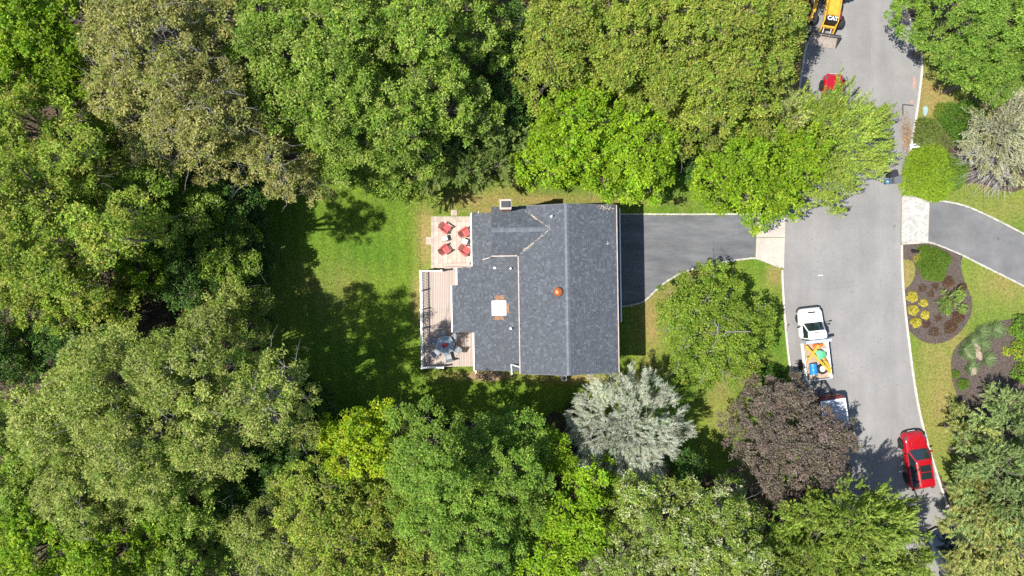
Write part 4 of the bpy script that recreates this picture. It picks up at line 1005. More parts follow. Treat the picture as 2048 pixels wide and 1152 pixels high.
c = W(1850, 222, 0); t = empty('utility_cover', (c.x, c.y, .006), R_(-6), 'pale blue utility cover lying in the dry grass strip', 'cover'); b = MB(); b.prism([(.2*math.cos(a)*(1+.15*math.sin(3*a)), .42*math.sin(a)) for a in [k*.3927 for k in range(16)]], 0, .06); b.build('lid', M['utility'], t, bevel=.015); b = MB(); b.box(-.015,.015,-.05,.05,.06,.07); b.build('handle', M['utility'], t)
c = W(1829, 292, 0); t = empty('concrete_pad', (c.x, c.y, .006), R_(5), 'white concrete pad at the kerb under the shrubs', 'pad'); b = MB(); b.box(-.4,.4,-.16,.16,0,.12); b.build('slab', M['white'], t, bevel=.02); b = MB(); b.box(-.12,.12,-.08,.08,.12,.135); b.build('cover', M['bingrey'], t)
for (px, py, s, lb) in ((1952,694,.42,'tan rock lying deepest among the iris clumps'),(1957,710,.48,'broad pale rock in the middle of the iris clumps'),(1938,711,.30,'small brown rock beside the iris clump at the bed edge'),(1948,742,.42,'orange tan rock set against the last iris clump')):
    c = W(px, py, .1); b = MB(); n1, n2 = 8, 6; vs_ = []
    for i in range(n2):
        ph = math.pi*i/(n2-1)
        for k in range(n1): a = 2*math.pi*k/n1; r = s*(1+random.uniform(-.18,.18)); vs_.append((r*math.sin(ph)*math.cos(a), r*.62*math.sin(ph)*math.sin(a), .1+r*.45*math.cos(ph)))
    b.add(vs_, [(i*n1+k,i*n1+(k+1)%n1,(i+1)*n1+(k+1)%n1,(i+1)*n1+k) for i in range(n2-1) for k in range(n1)])
    o = b.build('rock', M['rock'], smooth=35); o.location = (c.x, c.y, .05); o.rotation_euler = (0,0,random.uniform(0,3)); tag(o, lb, 'rock', 'rocks in the iris bed')
# old stone wall remains / fallen trunk at the edge of the back lawn
c = W(716, 829, .3); b = MB(); b.tube([(-1.1,-.12,.22),(-.5,.05,.28),(.3,.02,.26),(1.2,-.2,.2)], [.2,.26,.25,.18], 9); o = b.build('fallen_log', M['log'], smooth=60); o.location = (c.x, c.y, 0); tag(o, 'grey fallen log at the shaded edge of the back lawn', 'log')
b = MB(); b.tube([(.2,.1,.3),(.6,.5,.6)], [.07,.03], 6); b.build('branch_stub', M['log'], o)

# ------------------------------------------------------------------ vegetation
def unit(v): return v/np.maximum(np.linalg.norm(v, axis=-1, keepdims=True), 1e-9)
def leaf_mesh(name, P, D, N, L, Wd, C, fold=0.16):
    D = unit(D); N = unit(N-D*np.sum(N*D, 1, keepdims=True)); Sd = np.cross(N, D); n = len(P)
    L = np.broadcast_to(L, n)[:, None]; Wd = np.broadcast_to(Wd, n)[:, None]
    V = np.stack([P-Sd*Wd*0.5-N*Wd*fold, P+Sd*Wd*0.5+N*Wd*fold, P+D*L], 1).astype(np.float32)
    me = bpy.data.meshes.new(name)
    me.vertices.add(3*n); me.vertices.foreach_set('co', V.ravel())
    me.loops.add(3*n); me.loops.foreach_set('vertex_index', np.arange(3*n, dtype=np.int32))
    me.polygons.add(n); me.polygons.foreach_set('loop_start', np.arange(0, 3*n, 3, dtype=np.int32))
    me.update(calc_edges=True)
    set_col(me, C)
    return me

def tubes_mesh(name, P0, P1, r0, r1, sides=4):
    P0 = np.asarray(P0, float); P1 = np.asarray(P1, float); n = len(P0)
    r0 = np.broadcast_to(r0, n)[:, None]; r1 = np.broadcast_to(r1, n)[:, None]
    d = unit(P1-P0); a = np.where(np.abs(d[:, 2:3]) < 0.9, np.array([[0, 0, 1.0]]), np.array([[1.0, 0, 0]])); u = unit(np.cross(d, a)); v = np.cross(d, u)
    V = []
    for (P, r) in ((P0, r0), (P1, r1)):
        for k in range(sides):
            t = 2*math.pi*k/sides; V.append(P+(u*math.cos(t)+v*math.sin(t))*r)
    V = np.stack(V, 1).astype(np.float32); m = 2*sides
    F = np.array([[k, (k+1) % sides, sides+(k+1) % sides, sides+k] for k in range(sides)])
    idx = (np.arange(n)[:, None, None]*m+F[None]).astype(np.int32)
    me = bpy.data.meshes.new(name); me.vertices.add(n*m); me.vertices.foreach_set('co', V.ravel())
    me.loops.add(n*sides*4); me.loops.foreach_set('vertex_index', idx.ravel())
    me.polygons.add(n*sides); me.polygons.foreach_set('loop_start', np.arange(0, n*sides*4, 4, dtype=np.int32)); me.update(calc_edges=True)
    me.shade_smooth()
    return me

def bent(p0, p1, r0, r1, rg, k=4, bow=.12):
    """a bent limb as k tapering segments"""
    p0 = np.asarray(p0, float); p1 = np.asarray(p1, float); L = np.linalg.norm(p1-p0); off = rg.normal(0, bow*L, 3)
    t = np.linspace(0, 1, k+1)[:, None]; pts = p0+(p1-p0)*t+off*(t*(1-t)*2)+np.array([0,0,1])*L*.12*(t*(1-t)*2)
    r = np.linspace(r0, r1, k+1)
    return [(pts[i], pts[i+1], r[i], r[i+1]) for i in range(k)]

# species: palette, leaf length, leaf width, coverage, lobes per m2, clump size factor, style and so on
def sp(pal, L=.2, Wd=.13, cover=2.6, lobes=.5, clump=.42, style='clump', bark='bark', bare=0, jit=.24, up=1.25, flat_=.72, irr=.12, dome=1.0, cone=False, twig=False, bias=(0,0,0), spl=.9, lobek=1.12, lobeh=.75):
    pal = [(r*1.24, g*1.19, b_*.80) if g > r*.9 and b_ < .2 else (r, g, b_) for r, g, b_ in pal]
    L *= .86; Wd *= .92
    return dict(pal=pal, L=L, W=Wd, cover=cover, lobes=lobes, clump=clump, style=style, bark=bark, bare=bare, jit=jit, up=up, flat=flat_, irr=irr, dome=dome, cone=cone, twig=twig, bias=np.array(bias, float), spl=spl, lobek=lobek, lobeh=lobeh)
SP = {
 'bright':  sp([(.15,.25,.016),(.20,.285,.026),(.105,.20,.014)], .21,.15,3.0,.55, lobek=1.24, lobeh=.62),
 'lime':    sp([(.175,.285,.016),(.21,.31,.024),(.125,.24,.016)], .20,.15,2.6,.7, clump=.36, lobek=1.25, lobeh=.5, bare=6),
 'olive':   sp([(.205,.215,.085),(.24,.235,.11),(.15,.185,.055),(.28,.275,.15)], .19,.11,2.3,.6, clump=.34, bare=60, bark='bark_grey', lobek=1.25, lobeh=.5),
 'gold':    sp([(.21,.255,.05),(.175,.245,.045),(.13,.21,.038),(.225,.235,.07)], .19,.12,2.5,.6, clump=.38, bare=18, lobek=1.2, lobeh=.55),
 'mid':     sp([(.135,.22,.036),(.185,.265,.052),(.092,.175,.026),(.24,.30,.10)], .19,.12,3.2,.46, bare=8, lobek=1.26, lobeh=.62),  # last tone paints pale sparkle of lit leaves into the colour
 'oak':     sp([(.165,.22,.058),(.21,.255,.08),(.12,.185,.038),(.28,.31,.14)], .18,.10,2.5,.44, bare=12, bark='bark_grey', irr=.13, lobek=1.14, lobeh=.64),  # palest tone stands in for sunlit highlights on the leaves
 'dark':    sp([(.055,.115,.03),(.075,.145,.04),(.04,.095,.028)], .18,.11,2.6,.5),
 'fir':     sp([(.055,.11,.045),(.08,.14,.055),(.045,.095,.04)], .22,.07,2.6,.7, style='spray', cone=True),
 'emerald': sp([(.14,.235,.045),(.18,.27,.06),(.105,.195,.036)], .17,.11,3.5,.40, lobek=1.26, clump=.42, lobeh=.62),
 'yellow':  sp([(.24,.32,.016),(.19,.30,.02),(.28,.315,.02),(.13,.25,.018)], .20,.13,2.5,.55, clump=.36),
 'purple':  sp([(.12,.092,.075),(.19,.16,.122),(.155,.135,.085),(.20,.145,.13)], .165,.11,3.0,.8, clump=.40, jit=.28, lobek=1.32, lobeh=.5, irr=.05),
 'yard':    sp([(.135,.205,.03),(.185,.245,.046),(.10,.175,.026)], .19,.12,2.2,.62, clump=.36, bare=26, bark='bark_grey', irr=.08, lobek=1.2, lobeh=.5),
 'grey':    sp([(.41,.43,.345),(.46,.46,.39),(.34,.37,.28)], .24,.042,1.9,1.0, style='spray', bark='bark_grey', twig=True, spl=.58, jit=.14, lobek=1.3, lobeh=.5, irr=.05),
 'locust':  sp([(.17,.24,.044),(.21,.268,.06),(.13,.20,.038)], .22,.12,1.55,.8, style='spray', bark='bark_grey', spl=1.25, bias=(1.1,.6,.0), lobeh=.6, bare=14, irr=.16),
 'feather': sp([(.16,.228,.048),(.205,.258,.068),(.12,.19,.038)], .22,.12,2.3,.6, style='spray', spl=1.1, lobeh=.6),
 'flower':  sp([(.15,.22,.04),(.20,.245,.06),(.12,.19,.03),(.16,.23,.045),(.46,.46,.28)], .19,.11,2.4,.45, clump=.34, bare=14, bark='bark_grey', irr=.15),
 'conifer': sp([(.235,.275,.12),(.275,.30,.14),(.19,.245,.11),(.28,.27,.125)], .24,.085,2.6,.7, style='spray', cone=True, spl=.8),
 'bluecon': sp([(.19,.265,.14),(.225,.285,.155),(.15,.22,.11)], .24,.08,2.6,.7, style='spray', cone=True, spl=.8),
 'spiky':   sp([(.14,.21,.06),(.18,.24,.075),(.10,.165,.05)], .24,.07,2.0,.7, style='spray', cone=True, spl=.55),
 'hedge':   sp([(.125,.18,.06),(.165,.21,.08),(.095,.15,.05)], .2,.08,2.7,.9, style='spray', spl=.7),
 'palewil': sp([(.35,.35,.24),(.39,.38,.275),(.29,.30,.195)], .22,.07,1.9,.7, style='spray', bark='bark_grey', twig=True, spl=1.0),
 'goldgreen': sp([(.165,.245,.036),(.20,.265,.05),(.115,.20,.03),(.24,.25,.07)], .19,.12,2.7,.6, clump=.38, bare=14, lobek=1.22, lobeh=.56),
}

SP['purple']['notch'] = .24
def crown(R, hb, ht, s, rg):
    """clump centres and leaf arrays for one crown, in the tree's own frame"""
    ph = rg.uniform(0, 6.28, 4)
    def Rth(t): return R*(1-s.get('notch', 0)*np.exp(-((t-.85)/.38)**2))*(1+s['irr']*(np.sin(2*t+ph[0])*.6+np.sin(3*t+ph[1])*.6+np.sin(5*t+ph[2])*.45))
    nl = int(np.clip(R*R*math.pi*s['lobes']*.75, 5, 90))
    cand = rg.uniform(-1, 1, (nl*30, 2)); cand = cand[np.sum(cand**2, 1) < 1]
    ch = [cand[0]]
    for i in range(1, nl):
        q = cand[rg.integers(0, len(cand), 14)]; dmin = np.min(np.linalg.norm(q[:, None]-np.array(ch)[None], axis=2), 1); ch.append(q[np.argmax(dmin)])
    ch = np.array(ch); rr = np.linalg.norm(ch, axis=1); th = np.arctan2(ch[:, 1], ch[:, 0])
    lr = R/math.sqrt(nl)*s['lobek']*rg.uniform(.78, 1.3, nl)
    reach = np.maximum(Rth(th)-lr*.75, R*.2)
    x = np.cos(th)*rr*reach; y = np.sin(th)*rr*reach
    prof = (1-rr) if s['cone'] else np.sqrt(np.clip(1-(rr*.93)**2, 0, 1))
    z = hb+(ht-hb-lr*.55)*prof*s['dome']+rg.normal(0, .05*(ht-hb), nl)
    z = np.maximum(z, hb*.85)
    lc = np.stack([x, y, z], 1)
    # clumps on the lobes
    w = lr**2; w = w/w.sum(); area = math.pi*R*R
    rc0 = s['clump']
    nc = int(np.clip(area*1.9/(rc0**2*1.6), 12, 2600)); li = rg.choice(nl, nc, p=w)
    d = rg.normal(0, 1, (nc, 3)); d[:, 2] = np.abs(d[:, 2])*.9-.25; d = unit(d)
    cc = lc[li]+d*lr[li][:, None]*rg.uniform(.72, 1.02, nc)[:, None]*np.array([1, 1, s['lobeh']])
    rc = rc0*rg.uniform(.65, 1.35, nc)
    pal = np.array(s['pal']); pw = rg.random(nc)
    pi_ = rg.integers(0, len(pal), nc)
    N_ = int(s['cover']*area*1.25/(s['L']*s['W']*.5))
    br = np.clip(rg.normal(1, .10, nl), .75, 1.3)
    if s['style'] == 'clump':
        k = rg.integers(0, nc, N_); u = unit(rg.normal(0, 1, (N_, 3))); u[:, 2] = np.where(rg.random(N_) < .78, np.abs(u[:, 2]), u[:, 2])
        P = cc[k]+u*rc[k][:, None]*rg.uniform(.35, 1.0, N_)[:, None]*np.array([1, 1, s['flat']])
        Nn = unit(u*.55+np.array([0, 0, s['up']])+rg.normal(0, .34, (N_, 3)))
        D = rg.normal(0, 1, (N_, 3))+u*.6
    else:
        per = 12; ns = max(8, N_//per); k = rg.integers(0, nc, ns)
        out = cc[k]-np.array([0, 0, hb]); out = out*np.array([1, 1, .25]); ax = unit(unit(out)+np.array([0, 0, .28])+rg.normal(0, .42, (ns, 3))+s['bias'])
        ln = s['spl']*rg.uniform(.55, 1.2, ns); P0 = cc[k]+rg.normal(0, .16, (ns, 3))-ax*ln[:, None]*.4
        t = np.tile((np.arange(per)+.6)/per, ns); kk = np.repeat(np.arange(ns), per); side = np.where(np.tile(np.arange(per), ns) % 2 == 0, 1., -1.)
        A = ax[kk]; up = np.array([0, 0, 1.0]); sd = unit(np.cross(A, up))
        D = A*.75+sd*side[:, None]*(.85*(1-.5*t))[:, None]+rg.normal(0, .14, (ns*per, 3))
        P = P0[kk]+A*(ln[kk]*t)[:, None]; Nn = unit(up+rg.normal(0, .35, (ns*per, 3)))
        k = k[kk]; N_ = len(P)
        crown.axes = (P0, ax, ln)
    C = pal[pi_[k]]*.62+pal[rg.integers(0, len(pal), N_)]*.38
    C = C*br[li[k]][:, None]*np.clip(rg.normal(1, s['jit'], N_), .5, 1.6)[:, None]
    C = C*np.clip(rg.normal(1, .06, (N_, 3)), .8, 1.2)
    Ls = s['L']*rg.uniform(.65, 1.3, N_); Ws = s['W']*rg.uniform(.7, 1.25, N_)
    return lc, lr, cc, li, P, D, Nn, Ls, Ws, C

NTREE = [0]
def tree(name, px, py, rpx, ht, species, label, cat='tree', group=None, hb=None, lean=False):
    s = SP[species]; rg = np.random.default_rng(1000+NTREE[0])
    if px < -40 or py < -40 or py > 1185: s = dict(s, cover=s['cover']*.5); NTREE[0] += 1
    hb = ht*.38 if hb is None else hb
    hc = hb+(ht-hb)*(.2 if s['cone'] else .6); c = W(px, py, hc); R = rpx/S*(H-hc)/H
    off = np.array([0.0, 0, 0])
    if lean:
        v = np.array([c.x, c.y])*hc/H*.75; m_ = np.linalg.norm(v); v *= min(1, 3.2/max(m_, .01)); off[:2] = -v
    root = empty(name, (c.x-off[0], c.y-off[1], 0), 0, label, cat, group)
    lc, lr, cc, li, P, D, Nn, Ls, Ws, C = crown(R, hb, ht, s, rg)
    lc = lc+off; cc = cc+off; P = P+off
    me = leaf_mesh('crown', P, D, Nn, Ls, Ws, C); link_mesh('crown', me, M['leaf'], root)
    segs = []; tr = .035*ht*.55+.05; top = np.array([rg.normal(0, .2), rg.normal(0, .2), hb+(ht-hb)*(.85 if s['cone'] else .35)])+off*.8
    tk = bent((0, 0, -.05), top, tr, tr*(.25 if s['cone'] else .6), rg, 5, .02); tk[0] = (tk[0][0], tk[0][1], tr*1.4, tk[0][3]); segs += tk
    me = tubes_mesh('trunk', *map(np.array, zip(*[(a, b_, r0, r1) for a, b_, r0, r1 in segs])), sides=7); link_mesh('trunk', me, M[s['bark']], root)
    segs = []
    for i in range(len(lc)):
        f = rg.uniform(.55, 1.0); st_ = np.array([top[0]*f, top[1]*f, top[2]*f if not s['cone'] else min(top[2], max(.5, lc[i][2]-.3))])
        segs += bent(st_, lc[i], tr*.36*rg.uniform(.6, 1.1), .025, rg, 4, .08)
    nt = min(len(cc), 110); sel = rg.choice(len(cc), nt, replace=False)
    for j in sel: segs.append((lc[li[j]]-np.array([0, 0, lr[li[j]]*.3]), cc[j]-np.array([0, 0, .12]), .022, .008))
    if s['bare']:
        nb = int(s['bare']*R*R/16); sel = rg.integers(0, len(cc), nb)
        for j in sel:
            d = rg.normal(0, 1, 3); d[2] = 0; d[:2] += cc[j][:2]/R; d /= np.linalg.norm(d); q = cc[j]+np.array([0, 0, .1]); r_ = .026
            for kk in range(3):
                d2 = d+rg.normal(0, .3, 3)*np.array([1, 1, .4]); d2 /= np.linalg.norm(d2); q2 = q+d2*rg.uniform(.3, .6); segs.append((q, q2, r_, r_*.7)); r_ *= .7
                d3 = d2+rg.normal(0, .7, 3)*np.array([1, 1, .3]); segs.append((q2, q2+d3*.3, r_*.8, .005)); q = q2
    if species == 'yard':
        for a_, l_ in ((1.7, 1.3), (2.8, 1.1), (.35, 1.9), (2.2, .9), (4.2, 1.2)):
            q = np.array([-.15+rg.normal(0, .1), -.3, ht*.97]); r_ = .085
            for kk in range(4):
                q2 = q+np.array([math.cos(a_), math.sin(a_), .12])*l_/4+rg.normal(0, .07, 3); segs.append((q, q2, r_, r_*.75)); r_ *= .75; q = q2; a_ += rg.normal(0, .25)
                segs.append((q, q+rg.normal(0, .3, 3)*np.array([1, 1, .3]), r_*.6, .01))
            segs.append((np.array([0, 0, hb]), np.array([-.15, -.3, ht*.97]), .12, .09))
    if s['twig']:
        P0, ax, ln = crown.axes; P0 = P0+off; m = len(P0); segs += [(P0[i], P0[i]+ax[i]*ln[i], .016, .006) for i in range(0, m, 4)]
    me = tubes_mesh('branches', *map(np.array, zip(*segs)), sides=3); tag(link_mesh('branches', me, M[s['bark']], root), kind='stuff')
    return root

NWG = 'trees of the wood behind the back lawn'
def wood(where, rows, group):
    names = {'goldgreen':'hickory_tree','bright':'maple_tree','lime':'maple_tree','olive':'beech_tree','gold':'beech_tree','mid':'maple_tree','oak':'oak_tree','dark':'understory_tree','fir':'fir_tree','emerald':'linden_tree','yellow':'maple_tree','flower':'locust_tree','feather':'walnut_tree','conifer':'cedar_tree','bluecon':'spruce_tree','hedge':'hemlock_tree'}
    looks = {'goldgreen':'yellowish green tall tree','bright':'bright green leafy tree','lime':'lime green dense tree','olive':'olive brown twiggy tree','gold':'golden olive fine leaved tree','mid':'mid green broad leafy tree','oak':'pale tufted oak','dark':'dark shaded understory tree','fir':'dark green fir','emerald':'emerald green billowing tree','yellow':'yellow green maple','flower':'tree with creamy blossom clusters','feather':'feathery light green tree','conifer':'pale green conifer','bluecon':'blue green spruce','hedge':'grey green evergreen'}
    short = {'goldgreen':'yellowish','bright':'bright green','lime':'lime green','olive':'olive brown','gold':'golden','mid':'mid green','oak':'pale oak','dark':'dark','fir':'fir','emerald':'emerald','yellow':'yellow','flower':'blossoming','feather':'feathery','conifer':'pale conifer','bluecon':'spruce','hedge':'evergreen'}
    for r in rows:
        px, py, rp, ht, s = r[:5]
        if len(r) > 5: lab = r[5]
        else:
            near = sorted((math.hypot(q[0]-px, q[1]-py), q[4]) for q in rows if q is not r and q[4] != s); seen = []
            for _, k in near:
                if k not in seen: seen.append(k)
            lab = looks[s]+' '+where+(' beside '+short[seen[0]]+(' and '+short[seen[1]] if len(seen) > 1 else '')+' trees' if seen else '')
        tree(names[s], px, py, rp*WOODK, ht, s, lab, lean=ht > 9 and not SP[s]['cone'], group=None if len(r) > 5 else group)
WOODK = 1.06

wood('behind the back lawn', [
 (70,40,120,14,'bright'),(40,150,90,13,'bright'),(150,140,85,12.5,'bright'),
 (330,80,150,16,'olive'),(270,200,95,14,'olive'),(420,215,130,15.5,'olive'),(460,60,70,14,'olive'),(355,290,75,13,'olive'),
 (575,335,72,13,'olive','olive brown tree at the wood corner overhanging the back lawn'),(505,270,70,13,'olive'),
 (570,90,115,15,'mid'),(700,60,110,15.5,'mid'),(680,190,130,15.5,'mid'),(830,100,120,15,'mid'),(560,200,75,13.5,'mid'),(790,240,105,14,'mid'),(900,190,85,13,'mid'),
 (690,305,75,11,'mid','mid green tree leaning over the back lawn edge'),(950,50,80,12,'mid'),
 (90,260,120,14,'goldgreen'),(60,390,120,17,'goldgreen'),(190,330,80,16,'goldgreen'),(120,500,105,17,'goldgreen'),(170,400,60,9,'mid'),(60,500,60,8,'mid'),(230,640,50,6,'dark'),(262,468,80,20.5,'goldgreen'),(30,540,90,13.5,'goldgreen'),(190,580,75,12,'goldgreen'),(90,600,70,11.5,'goldgreen'),
 (245,270,60,10,'bright'),(310,370,85,11,'mid'),(390,430,80,8,'mid'),(270,450,85,11,'mid'),(300,530,60,9,'bright'),
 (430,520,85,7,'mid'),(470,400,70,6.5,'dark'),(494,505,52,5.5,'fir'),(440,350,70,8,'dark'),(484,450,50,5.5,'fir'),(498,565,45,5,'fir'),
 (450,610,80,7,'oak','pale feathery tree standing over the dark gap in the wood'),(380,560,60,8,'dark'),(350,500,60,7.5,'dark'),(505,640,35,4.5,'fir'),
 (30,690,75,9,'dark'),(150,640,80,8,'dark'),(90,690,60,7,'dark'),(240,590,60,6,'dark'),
 (-60,120,100,14,'goldgreen'),(-70,330,110,14,'goldgreen'),(-60,520,100,13,'goldgreen'),(-60,700,90,10,'mid'),  # mostly out of view; added so their shadows fall into it
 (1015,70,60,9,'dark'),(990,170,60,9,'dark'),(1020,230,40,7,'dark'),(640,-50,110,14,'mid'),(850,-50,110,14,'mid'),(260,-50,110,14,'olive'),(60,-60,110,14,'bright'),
], 'trees of the wood behind the back lawn')
wood('past the deck', [
 (250,770,145,17,'oak'),(390,735,115,18,'oak'),(300,880,150,15.5,'oak'),(130,840,110,14,'oak'),(430,860,105,16,'oak'),
 (530,785,92,18.5,'oak','tufted pale oak whose crown reaches over the shaded lawn corner'),(565,860,55,13,'oak'),
 (40,900,70,10,'mid'),(60,1010,90,11,'mid'),(200,980,120,13,'oak'),(360,1000,95,12,'mid'),
 (90,1090,120,12.5,'bright'),(240,1100,110,12.5,'bright'),(370,1110,90,11,'mid'),(-60,860,100,12,'mid'),(-60,1050,110,12,'mid'),
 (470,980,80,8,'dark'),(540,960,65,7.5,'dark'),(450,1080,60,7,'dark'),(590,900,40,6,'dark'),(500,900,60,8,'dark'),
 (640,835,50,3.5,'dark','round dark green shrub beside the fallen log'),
 (300,1200,120,12,'mid'),(120,1210,110,12,'bright'),
], 'trees of the wood beyond the deck')
wood('in the south belt', [
 (740,900,88,12,'yellow','bright yellow green maple next to the fallen log'),(775,838,38,8.5,'yellow','small yellow maple shoot standing above the log'),(672,870,42,7,'yellow','yellow green young maple on the wood side of the log'),
 (660,1010,115,12,'gold'),(780,1010,85,11.5,'gold'),(560,1080,105,11.5,'oak'),(700,1110,115,12,'gold'),(830,1110,80,11,'gold'),(620,960,50,8,'dark'),
 (880,905,105,16,'emerald','tall emerald green tree with billowing crown facing the south wall'),(990,950,110,12.5,'emerald'),(870,1010,90,13,'emerald'),(950,1070,100,13,'emerald'),(1050,1020,70,11,'emerald'),
 (1045,870,62,9,'emerald'),(1105,900,50,8,'bright','bright green tree squeezed between emerald crowns and the grey tree'),
 (1175,960,62,10,'lime'),(1120,1020,60,10.5,'lime'),(1170,1050,62,10.5,'lime'),(1090,1110,85,11,'lime'),(1000,1140,70,10,'emerald'),
 (1270,1000,60,9.5,'flower'),(1330,1060,105,11.5,'flower'),(1240,1110,90,11,'flower'),(1420,1010,75,10.5,'flower'),(1450,1090,95,11,'flower'),(1380,1140,80,10.5,'flower'),
 (1375,930,42,5.5,'dark','low dark shrub in the shade behind the grey twiggy tree'),
 (1620,1075,85,9,'feather'),(1715,1050,90,11,'feather'),(1550,1120,70,8.5,'feather'),(1700,1130,100,9.5,'feather'),(1806,1108,60,8,'feather'),(1762,1040,52,9,'feather'),(1790,1010,32,6.5,'feather'),
 (720,1220,120,12,'gold'),(960,1230,120,12,'emerald'),(1250,1220,110,11,'flower'),(1500,1210,110,11,'flower'),(1650,1230,100,9,'feather'),
], 'trees of the south belt')
wood('in the north belt', [
 (1120,60,95,11,'gold'),(1100,140,75,10.5,'gold'),(1240,60,100,11.5,'gold'),(1230,150,80,11,'gold'),(1350,80,100,11.5,'gold'),(1330,180,80,10.5,'gold'),(1450,60,95,11,'gold'),(1440,160,95,11,'gold'),(1550,50,62,10,'gold'),(1530,140,60,9.5,'gold'),(1410,240,75,10,'gold'),(1500,225,55,9,'gold'),
 (1160,250,105,9.5,'lime','large lime green tree rising over the north gable of the house'),(1270,300,98,9.5,'lime','lime green tree overhanging the strip of dry grass by the chimney side'),(1095,315,68,8.5,'lime','lime green tree next to the grey green evergreens'),(1210,345,60,7.5,'lime','low lime green crown closest to the roof ridge'),
 (1480,330,90,8,'bright'),(1540,385,72,7,'bright','bright green tree leaning over the driveway apron'),(1590,310,75,8,'bright'),(1560,250,60,8.5,'conifer','tan green conifer among the bright maples by the road'),(1520,290,42,7.5,'conifer','narrow tan conifer between lime and bright maples'),
 (1380,330,32,5,'dark'),(1565,110,30,6,'dark'),
 (800,335,60,7.5,'mid'),(755,330,45,7,'mid'),(845,365,42,5.5,'feather','light green sapling drooping over the lawn near the patio'),(880,320,58,7.5,'hedge'),(945,330,52,7.5,'hedge'),(1000,320,52,7,'hedge'),(960,270,55,8.5,'hedge'),(1020,270,42,7.5,'hedge'),(900,265,50,8,'dark'),
 (1100,-50,110,11,'gold'),(1330,-50,110,11,'gold'),(1540,-50,80,10,'gold'),
], 'trees of the north belt')
# single trees with a look of their own
tree('locust_tree', 1697, 261, 100, 7.2, 'locust', 'feathery yellow green tree overhanging the road and hiding a red car', hb=2.6)
tree('locust_tree', 1640, 345, 78, 6.2, 'locust', 'feathery low crown spreading over the road toward the driveway apron', hb=2.2)
tree('locust_tree', 1610, 240, 50, 6.0, 'locust', 'feathery crown over the rear of the hidden red car', hb=2.2)
tree('dogwood_tree', 1432, 660, 126, 5.6, 'yard', 'round leafy tree with bare grey limbs in the front lawn', hb=1.6)
tree('crabapple_tree', 1254, 860, 127, 7.5, 'grey', 'silvery grey twiggy tree near the corner of the house', hb=2.0)
tree('plum_tree', 1584, 893, 141, 6.6, 'purple', 'dark purple leaved tree by the road above the trailer', hb=2.0)
tree('linden_tree', 1928, 52, 128, 8.5, 'emerald', 'emerald green tree spreading over the east kerb of the road', hb=2.2)
tree('linden_tree', 1975, 145, 75, 7.0, 'emerald', 'lower emerald tree next to the pale weeping tree', hb=2.0)
tree('linden_tree', 2060, 60, 90, 8.5, 'emerald', 'emerald tree behind the spreading kerb tree', hb=2.2)
tree('weeping_tree', 2015, 262, 95, 5.0, 'palewil', 'pale weeping tree with thin grey branches above the shrub bed', hb=.9)
wood('beyond the iris bed', [
 (1975,925,68,8.5,'bluecon'),(2030,870,70,8,'bluecon'),(1935,865,36,5.5,'conifer'),(2000,1000,95,9.5,'bluecon'),(1960,1005,66,8.5,'conifer'),(1992,1085,86,9.5,'conifer'),(2050,1080,90,9.5,'conifer'),(2045,960,70,9,'bluecon'),(1990,1165,80,9,'conifer'),(2060,1190,90,9,'conifer'),(2000,800,26,5,'bluecon'),
], 'conifers across the road')

# ------------------------------------------------------------------ shrubs and bedding plants
def mound(name, px, py, rpx, h, pal, label, cat='shrub', group=None, L=.11, Wd=.05, cover=2.6, stems=True, blade=False, z0=.05, squash=(1,1), jit=.16):
    rg = np.random.default_rng(5000+NTREE[0]); NTREE[0] += 1
    c = W(px, py, h*.4); R = rpx/S*(H-h*.5)/H
    root = empty(name, (c.x, c.y, z0), 0, label, cat, group)
    n = int(cover*math.pi*R*R*1.3/(L*Wd*.5)); pal = np.array(pal)
    ph = rg.uniform(0, 6.28, 3)
    if blade:
        n = int(cover*math.pi*R*R*14); a = rg.uniform(0, 6.28, n); r = R*.45*np.sqrt(rg.random(n)); P = np.stack([r*np.cos(a), r*np.sin(a), np.full(n, .01)], 1)
        a2 = a+rg.normal(0, .6, n); D = np.stack([np.cos(a2)*.75, np.sin(a2)*.75, rg.uniform(.35, 1.1, n)], 1); Nn = np.stack([-np.cos(a2)*.6, -np.sin(a2)*.6, np.full(n, .9)], 1)+rg.normal(0, .3, (n, 3))
        Ls = rg.uniform(.55, 1.0, n)*R*.8; Ws = Wd*rg.uniform(.7, 1.3, n); fold = .05
    else:
        a = rg.uniform(0, 6.28, n); r = np.sqrt(rg.random(n)); Rt = R*(1+.09*np.sin(3*a+ph[0])+.07*np.sin(5*a+ph[1]))
        z = h*np.sqrt(np.clip(1-(r*.96)**2, 0, 1))*rg.uniform(.62, 1.0, n)
        x = np.cos(a)*r*Rt*squash[0]; y = np.sin(a)*r*Rt*squash[1]
        z = z*(.75+.5*vnoise(x+px, y+py, max(.18, R*.3))); P = np.stack([x, y, z+.02], 1)
        u = unit(np.stack([x/R, y/R, np.full(n, .6)], 1)); Nn = u*.4+np.array([0, 0, 1.1])+rg.normal(0, .33, (n, 3)); D = rg.normal(0, 1, (n, 3))+u*.8; Ls = L*rg.uniform(.6, 1.3, n); Ws = Wd*rg.uniform(.7, 1.3, n); fold = .2
    C = pal[rg.integers(0, len(pal), n)]*np.clip(rg.normal(1, jit, n), .5, 1.5)[:, None]
    link_mesh('foliage', leaf_mesh('foliage', P, D, Nn, Ls, Ws, C, fold), M['leaf'], root)
    if stems:
        m = 14; a = rg.uniform(0, 6.28, m); P0 = np.zeros((m, 3)); P1 = np.stack([np.cos(a)*R*.6, np.sin(a)*R*.6, np.full(m, h*.6)], 1)
        link_mesh('stems', tubes_mesh('stems', P0, P1, .02, .008), M['bark'], root)
    return root
